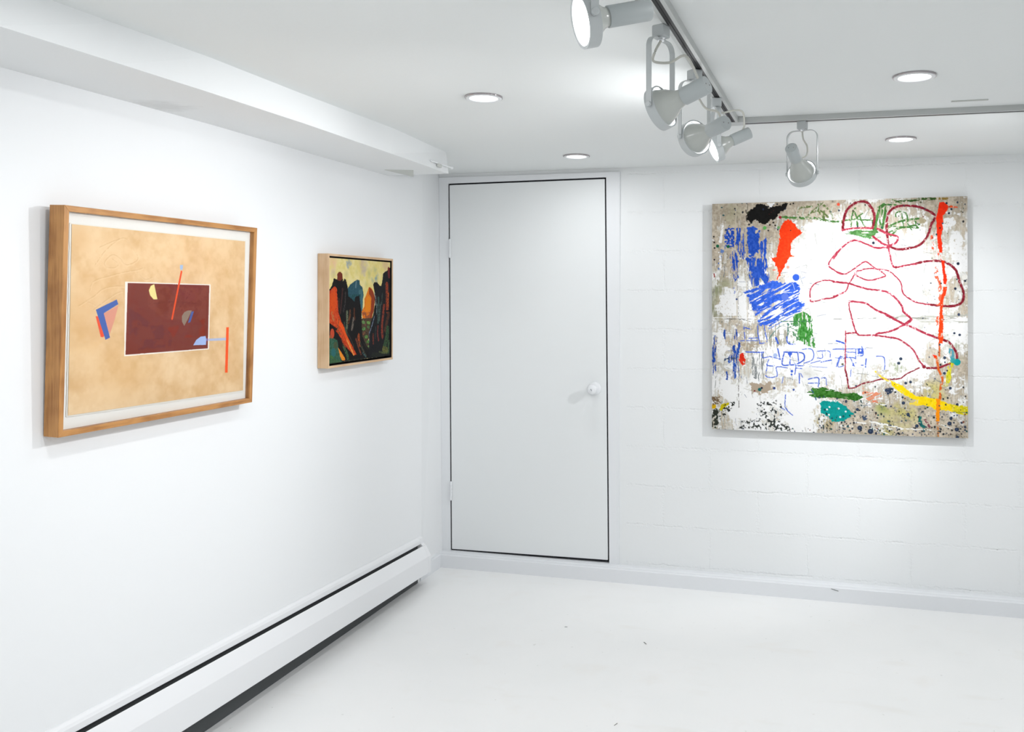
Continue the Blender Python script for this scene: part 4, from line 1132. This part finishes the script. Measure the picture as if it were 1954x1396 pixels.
EY, EZ, EX = Vector((0, 1, 0)), Vector((math.sin(tilt), 0, math.cos(tilt))), Vector((math.cos(tilt), 0, -math.sin(tilt)))
Wp, Hp, DP, LIP = y1 - y0, (zt_ - zb_) / math.cos(tilt), .048, .0155
fr1 = empty('framed_print', tuple(O))
tag(fr1, 'large tan geometric print with dark red rectangle in honey-coloured wooden frame on left wall', 'framed picture')
picture_frame(fr1, O, EY, EZ, EX, Wp, Hp, LIP, DP, m_b1, m_b2)
def P1(u, v, d): return O + EY * u + EZ * v + EX * d
dm = DP - .017
mbq = MB().add([P1(LIP - .004, LIP - .004, dm - .003), P1(Wp - LIP + .004, LIP - .004, dm - .003), P1(Wp - LIP + .004, Hp - LIP + .004, dm - .003), P1(LIP - .004, Hp - LIP + .004, dm - .003),
                P1(LIP - .004, LIP - .004, dm), P1(Wp - LIP + .004, LIP - .004, dm), P1(Wp - LIP + .004, Hp - LIP + .004, dm), P1(LIP - .004, Hp - LIP + .004, dm)],
               [(0, 1, 2, 3), (7, 6, 5, 4), (0, 4, 5, 1), (1, 5, 6, 2), (2, 6, 7, 3), (3, 7, 4, 0)])
mbq.obj('mount_board', m_mat, fr1)
# traced print corners -> paper plane
n1 = EX; dpap = dm + .0035
Q0 = P1(0, 0, dpap)
def on1(zx, zy):
    px, py = 60 + zx * .35826, 360 + zy * .35817
    d = FWD + RIGHT * ((px - PPX) / FPX) - UP * ((py - PPY) / FPX)
    return CAM + d * ((Q0 - CAM).dot(n1) / d.dot(n1))
qd = [(215, 188), (1138, 280), (1127, 1073), (194, 1208)]
cn = [on1(*q) for q in qd]
pr = Art(760, 580, qd, 31)
pr.fill((229, 196, 152))
pr.c += (pr.n['l'][..., None] - .5) * np.array([14, 20, 26]) + (pr.n['m'][..., None] - .5) * np.array([6, 9, 12])
pr.wash((260, 700), 200, (216, 174, 122), .5); pr.wash((500, 950), 200, (224, 184, 130), .3); pr.wash((900, 420), 260, (238, 202, 160), .35); pr.wash((420, 360), 170, (234, 202, 160), .35); pr.wash((240, 250), 90, (222, 182, 132), .5)
for p in ([(340, 400), (400, 320), (480, 262), (520, 290), (565, 360), (545, 390), (500, 402), (470, 370), (430, 350), (390, 385), (400, 415), (440, 418), (460, 400), (430, 372)],
          [(310, 540), (330, 490), (420, 460), (500, 440), (560, 430), (590, 420)], [(250, 620), (330, 570), (380, 530), (450, 515), (500, 520)], [(300, 600), (340, 620)],
          [(470, 265), (430, 280), (360, 310)], [(330, 640), (440, 560), (480, 545)], [(560, 440), (600, 480), (640, 470)]):
    pr.line(p, 5, (208, 170, 124), op=.42, edge=.5, cov=.85)
    pr.line([(x + 4, y + 5) for x, y in p], 5, (238, 210, 170), op=.4, edge=.5)
pr.poly([(497, 492), (953, 507), (944, 853), (492, 890)], (246, 240, 232), edge=.12)
pr.poly([(511, 499), (946, 512), (938, 848), (499, 882)], (124, 54, 44), edge=.15)
pr.poly([(620, 516), (932, 526), (928, 690), (880, 700), (700, 690), (618, 620)], (130, 60, 48), edge=3, cov=.6, nk='m')
pr.poly([(518, 630), (620, 700), (760, 750), (740, 840), (516, 860)], (114, 50, 48), edge=4, cov=.55, nk='m')
pr.poly([(720, 740), (922, 690), (922, 780), (760, 800)], (134, 48, 30), edge=4, cov=.6, nk='l')
for p in ([(620, 610), (760, 600), (900, 612)], [(560, 720), (700, 735)], [(640, 800), (740, 790)], [(780, 640), (840, 560)]):
    pr.line(p, 4, (104, 42, 36), cov=.5, op=.7)
pr.poly([(652, 506), (660, 545), (669, 586), (648, 586), (630, 565), (623, 538), (634, 514)], (240, 226, 150), edge=.15)
pr.line([(797, 440), (773, 560), (747, 690)], 10, (236, 84, 38), edge=.15, smooth=False)
pr.poly([(789, 404), (806, 404), (804, 425), (797, 434), (789, 424)], (168, 192, 226), edge=.3)
pr.poly([(853, 645), (832, 690), (812, 728), (800, 705), (799, 675), (812, 655), (830, 646)], (146, 126, 110), edge=.15)
pr.poly([(850, 652), (864, 650), (845, 708), (832, 712)], (76, 96, 164), edge=.15)
pr.poly([(860, 831), (876, 803), (900, 785), (926, 782), (930, 800), (928, 829)], (168, 192, 240), edge=.12)
pr.poly([(930, 795), (940, 795), (940, 808), (930, 808)], (128, 110, 170), edge=.2); pr.poly([(943, 796), (1036, 791), (1035, 805), (943, 808)], (178, 192, 228), edge=.12)
pr.poly([(1037, 735), (1051, 735), (1044, 978), (1030, 978)], (246, 92, 42), edge=.15)
pr.poly([(382, 662), (462, 618), (440, 700), (415, 775)], (222, 156, 134), edge=.2)
pr.poly([(341, 676), (353, 676), (386, 780), (380, 788), (368, 786)], (236, 88, 58), edge=.3)
pr.poly([(342, 641), (453, 587), (461, 612), (384, 660), (417, 790), (393, 802)], (72, 104, 178), edge=.3)
pp = picture_mesh('printed_paper', pr, cn, art_mat('print_ink', .7, .12, 250), fr1)
# deckled paper sheet just behind the printed area
sh = [on1(*q) for q in ((207, 182), (1146, 275), (1134, 1080), (188, 1216))]
vv = []
for (a, b), n in (((0, 1), 2), ((1, 2), 2), ((2, 3), 60), ((3, 0), 40)):
    for k in range(n):
        q = sh[a].lerp(sh[b], k / n)
        if n > 2 and 0 < k: q = q + EZ * (random.uniform(-.0016, .0010) if n == 60 else 0) + EY * (random.uniform(-.0008, .0008) if n == 40 else 0)
        vv.append(q - EX * .0012)
nv = len(vv)
obj('paper_sheet', vv + [q - EX * .0018 for q in vv], [tuple(range(nv)), tuple(range(2 * nv - 1, nv - 1, -1))] + [(k, (k + 1) % nv, nv + (k + 1) % nv, nv + k) for k in range(nv)], mat('rag_paper', (.83, .81, .76), .85), fr1)
dz_ = DP - .006
gq = [P1(LIP - .003, LIP - .003, dz_), P1(Wp - LIP + .003, LIP - .003, dz_), P1(Wp - LIP + .003, Hp - LIP + .003, dz_), P1(LIP - .003, Hp - LIP + .003, dz_)]
obj('glazing', gq, [(0, 1, 2, 3)], m_glz, fr1)

# small landscape in a floater frame
m_o1 = wood_mat('pale_oak_across', (.66, .46, .28), (.56, .36, .20), .55, 1)
m_o2 = wood_mat('pale_oak_upright', (.66, .46, .28), (.56, .36, .20), .55, 2)
ys0, ys1, zs0, zs1 = -1.2425, -.7005, 1.1575, 1.6235
O2 = Vector((.0015, ys0, zs0)); E2 = (Vector((0, 1, 0)), Vector((0, 0, 1)), Vector((1, 0, 0)))
W2, H2, D2, L2 = ys1 - ys0, zs1 - zs0, .0485, .0095
fr2 = empty('framed_landscape', tuple(O2))
tag(fr2, 'small landscape painting of dark and orange rock spires in a pale wooden floater frame', 'framed picture')
picture_frame(fr2, O2, *E2, W2, H2, L2, D2, m_o1, m_o2)
MB().box(.004, .010, ys0 + L2 - .001, ys1 - L2 + .001, zs0 + L2 - .001, zs1 - L2 + .001).obj('backing_board', m_black, fr2)
lin_ = MB()
a0, a1, b0, b1 = ys0 + L2 + .0006, ys1 - L2 - .0006, zs0 + L2 + .0006, zs1 - L2 - .0006
for (ya, yb, za, zb2) in ((a0, a1, b0, b0 + .0006), (a0, a1, b1 - .0006, b1), (a0, a0 + .0006, b0, b1), (a1 - .0006, a1, b0, b1)):
    lin_.box(.010, .0485, ya, yb, za, zb2)
lin_.obj('black_lining', m_black, fr2)
gap = .0075
ca, cb_, cz0, cz1 = a0 + gap, a1 - gap, b0 + gap + .001, b1 - gap + .001
lw = .0445
q2 = [(258, 168), (850, 212), (864, 1140), (261, 1188)]
c2 = [(lw, ca, cz1), (lw, cb_, cz1), (lw, cb_, cz0), (lw, ca, cz0)]
la = Art(600, 500, q2, 57)
la.fill((234, 218, 146))
la.c += (la.n['m'][..., None] - .5) * np.array([10, 12, 30])
K = (14, 12, 13)
for p, r, c_, o in (((290, 210), 60, (234, 186, 150), .8), ((290, 290), 50, (226, 196, 158), .6), ((580, 270), 62, (196, 178, 160), .95), ((560, 230), 40, (200, 170, 150), .6), ((445, 215), 36, (100, 128, 186), 1), ((440, 260), 16, (120, 140, 184), .8),
                    ((640, 320), 40, (196, 190, 120), .8), ((700, 290), 44, (190, 188, 130), .8), ((715, 365), 34, (140, 160, 160), 1), ((680, 390), 26, (170, 180, 150), .8), ((800, 240), 60, (214, 180, 134), .7), ((620, 430), 30, (190, 190, 130), .6), ((300, 330), 36, (190, 180, 140), .6), ((420, 330), 30, (200, 186, 134), .6), ((520, 300), 26, (216, 206, 130), .6)):
    la.wash(p, r, c_, o)
la.poly([(425, 470), (455, 430), (490, 400), (525, 378), (550, 385), (552, 425), (578, 455), (590, 520), (580, 620), (582, 700), (500, 720), (430, 640)], (44, 84, 96), edge=2, jit=14)
la.poly([(540, 480), (578, 470), (586, 540), (580, 690), (555, 690)], (66, 108, 116), edge=2); la.line([(516, 400), (512, 450)], 14, (100, 128, 140)); la.poly([(440, 520), (560, 520), (560, 620), (440, 600)], (30, 74, 78), cov=.7, edge=3)
la.poly([(598, 570), (622, 510), (642, 450), (665, 460), (684, 495), (704, 560), (694, 680), (672, 760), (640, 775), (585, 775), (572, 690), (598, 640)], (226, 122, 28), edge=2, jit=20)
la.poly([(645, 450), (684, 495), (704, 560), (694, 680), (672, 760), (655, 760), (664, 660), (668, 560), (640, 510)], (146, 58, 28), edge=2.5); la.poly([(575, 695), (640, 700), (662, 690), (650, 775), (585, 775)], (156, 84, 50), edge=4, cov=.75, nk='m')
la.poly([(628, 530), (660, 560), (655, 680), (610, 700), (612, 600)], (232, 136, 20), edge=3, cov=.8)
la.poly([(565, 760), (680, 755), (670, 900), (640, 980), (668, 1060), (660, 1130), (570, 1000)], (78, 62, 46), edge=2, jit=18)
for x, y, r, c_ in ((592, 795, 24, (110, 150, 90)), (640, 800, 24, (110, 156, 80)), (595, 860, 22, (88, 160, 84)), (640, 845, 20, (84, 120, 70)), (625, 905, 16, (64, 50, 40)), (620, 940, 24, (96, 146, 74)), (640, 990, 22, (84, 134, 64)), (650, 1040, 20, (104, 146, 84)), (612, 1000, 14, (60, 84, 50)), (610, 820, 14, (120, 70, 70)), (600, 900, 16, (130, 84, 60)), (590, 915, 12, (150, 90, 60))):
    la.poly([(x - r * .8, y - r * .3), (x - r * .1, y - r * .8), (x + r * .8, y - r * .4), (x + r * .6, y + r * .7), (x - r * .5, y + r * .6)], c_, cov=.8, edge=4, jit=36)
la.poly([(258, 470), (280, 440), (300, 362), (330, 375), (335, 330), (360, 320), (382, 345), (388, 395), (402, 368), (418, 378), (432, 440), (442, 540), (470, 560), (500, 592), (508, 545), (548, 532), (556, 600), (572, 690), (574, 830), (582, 930), (620, 1020), (668, 1080), (650, 1150), (258, 1190)], K, edge=2, jit=8)
la.poly([(335, 380), (332, 325), (345, 303), (366, 302), (382, 322), (384, 372), (360, 392)], (112, 46, 30), edge=1.5)
la.poly([(258, 492), (290, 455), (310, 438), (330, 462), (336, 560), (345, 690), (372, 770), (400, 830), (420, 900), (450, 960), (492, 1040), (528, 1110), (500, 1120), (440, 1050), (400, 1000), (372, 940), (330, 880), (300, 830), (258, 790)], (196, 66, 26), edge=3, jit=30)
la.poly([(262, 520), (300, 470), (328, 500), (330, 620), (290, 720), (262, 700)], (214, 78, 22), edge=4, cov=.7, nk='v'); la.line([(345, 780), (392, 850), (420, 920), (470, 1020)], (34, 18), (232, 84, 18), cov=.85)
la.line([(285, 700), (300, 760)], 26, (176, 120, 70), cov=.55); la.line([(430, 960), (470, 1050), (500, 1110)], 16, (232, 150, 70), cov=.8); la.line([(350, 760), (340, 860), (370, 900)], 14, (120, 70, 40), cov=.7)
la.poly([(258, 790), (300, 820), (335, 850), (330, 870), (300, 850), (262, 850)], K, edge=3)
la.dot((288, 895), 26, (190, 74, 44), asp=1.3); la.dot((272, 930), 16, (160, 80, 50))
la.poly([(258, 940), (300, 940), (335, 960), (350, 1040), (372, 1110), (400, 1185), (258, 1190)], (52, 92, 72), edge=3, jit=24); la.dot((300, 1080), 30, (40, 104, 112), op=.7); la.dot((280, 1150), 30, (70, 110, 50), op=.7); la.dot((320, 1010), 24, (84, 76, 50), op=.6)
la.line([(330, 900), (360, 1000), (400, 1100), (440, 1180)], 26, K, cov=.9); la.poly([(345, 1030), (375, 1080), (412, 1140), (420, 1182), (392, 1180), (362, 1110)], (232, 140, 40), edge=2, jit=20)
la.line([(400, 1020), (430, 1100), (450, 1170)], 30, (60, 92, 62), cov=.7); la.line([(380, 960), (420, 1040)], 14, (150, 60, 30), cov=.7)
for p, w_, c_ in (([(430, 690), (432, 780), (425, 880)], 24, (104, 112, 88)), ([(492, 755), (488, 800), (478, 860)], 22, (116, 106, 96)), ([(460, 680), (455, 740), (440, 800)], 20, (104, 66, 40)), ([(384, 470), (376, 580), (362, 700)], 20, (66, 38, 36)), ([(412, 500), (410, 600), (395, 680)], 16, (58, 54, 54)),
                  ([(545, 920), (548, 970), (560, 1020)], 26, (160, 76, 36)), ([(520, 960), (545, 1040), (570, 1110)], 14, (120, 64, 44)), ([(500, 660), (500, 720), (508, 760)], 16, (90, 50, 30)), ([(405, 790), (412, 850), (440, 930)], 12, (60, 76, 64)), ([(560, 1000), (590, 1070), (620, 1130)], 16, (74, 74, 58)), ([(350, 560), (352, 640)], 10, (80, 50, 40)), ([(600, 1010), (640, 1070)], 14, (40, 34, 30)), ([(440, 900), (470, 960), (500, 1040)], 12, (54, 44, 40)), ([(590, 1100), (620, 1140)], 14, (60, 90, 90))):
    la.line(p, w_, c_, cov=.78, edge=1.5, jit=20)
la.poly([(684, 430), (695, 405), (722, 405), (745, 435), (765, 445), (775, 380), (782, 320), (800, 305), (822, 290), (850, 262), (866, 270), (870, 1145), (640, 1152), (652, 1080), (650, 1000), (648, 920), (664, 800), (688, 720), (704, 620), (700, 520)], (20, 21, 24), edge=2, jit=8)
for p, w_, c_ in (([(738, 560), (742, 680), (738, 800)], 22, (58, 84, 78)), ([(760, 620), (755, 700), (750, 780)], 16, (72, 90, 84)), ([(700, 515), (712, 570), (712, 625)], 14, (112, 112, 116)), ([(700, 740), (680, 820), (655, 900)], 9, (120, 130, 150)), ([(724, 620), (722, 720)], 10, (110, 130, 130)), ([(820, 430), (826, 550), (830, 690)], 36, (150, 62, 34)), ([(838, 520), (836, 640)], 16, (190, 84, 34)),
                  ([(795, 640), (788, 720), (778, 850), (785, 950)], 26, (140, 60, 42)), ([(835, 275), (842, 350)], 26, (116, 42, 46)), ([(842, 720), (828, 800), (810, 880)], 34, (84, 50, 36)), ([(690, 920), (692, 1010)], 14, (130, 54, 32)), ([(738, 840), (734, 910), (745, 980)], 14, (120, 50, 44)), ([(835, 870), (830, 950), (810, 1040)], 44, (56, 86, 54)), ([(850, 1000), (845, 1100)], 26, (64, 90, 60)), ([(800, 1070), (830, 1085)], 40, (108, 110, 56)), ([(776, 520), (770, 620)], 14, (60, 70, 66)), ([(650, 890), (655, 1000)], 5, (110, 120, 140)), ([(755, 1100), (830, 1115)], 12, (90, 100, 60)), ([(715, 850), (712, 960)], 12, (50, 60, 62))):
    la.line(p, w_, c_, cov=.78, edge=1.5, jit=20)
la.poly([(250, 1176), (560, 1150), (870, 1128), (874, 1200), (250, 1210)], (22, 26, 24), cov=.85, edge=3, jit=16); la.poly([(250, 1120), (390, 1175), (390, 1210), (250, 1210)], (58, 92, 60), edge=2, jit=20)
la.line([(800, 690), (840, 690), (866, 680)], 10, K); la.line([(690, 1120), (770, 1125)], 26, (30, 36, 28), cov=.8)
cv_ = picture_mesh('canvas', la, c2, art_mat('oil_paint', .5, .3, 260, spec=.08), fr2, depth=.03, inward=(-1, 0, 0), side=(20, 20, 20), gain=.84)

# ------------------------------------------------------------------ little bits on floor and ledge
def bit(px, py, length, ang, label, plane='floor', col=m_black, wd=.0022):
    if plane == 'floor':
        p = at(px, py, 2, 0.0); d = Vector((math.cos(ang), math.sin(ang), 0)); u = Vector((0, 0, 1)); off = .0012
    else:
        p = at(px, py, 1, -CURB_D); d = Vector((math.cos(ang), 0, math.sin(ang))); u = Vector((0, -1, 0)); off = .0010
    q = p + u * off
    t = MB().tube([q - d * length / 2, q - d * length * .1 + u * .0002, q + d * length / 2], wd / 2, 6)
    o = t.obj('splinter', col, None, loc=tuple(p))
    return tag(o, label, 'debris')
bit(1231, 1227, .022, -.9, 'tiny black splinter lying on the open white floor right of the door')
bit(1593, 1125, .034, -.25, 'thin dark hair-like splinter stuck on the front of the wall ledge', 'curb')
m_gsc = mat('grey_splinter', (.25, .25, .24), .8)
bit(1080, 1196, .012, .3, 'tiny grey crumb on the floor in front of the door', col=m_gsc)
bit(1175, 1382, .018, 1.2, 'tiny dark sliver on the floor near the bottom edge of the picture', col=m_gsc)
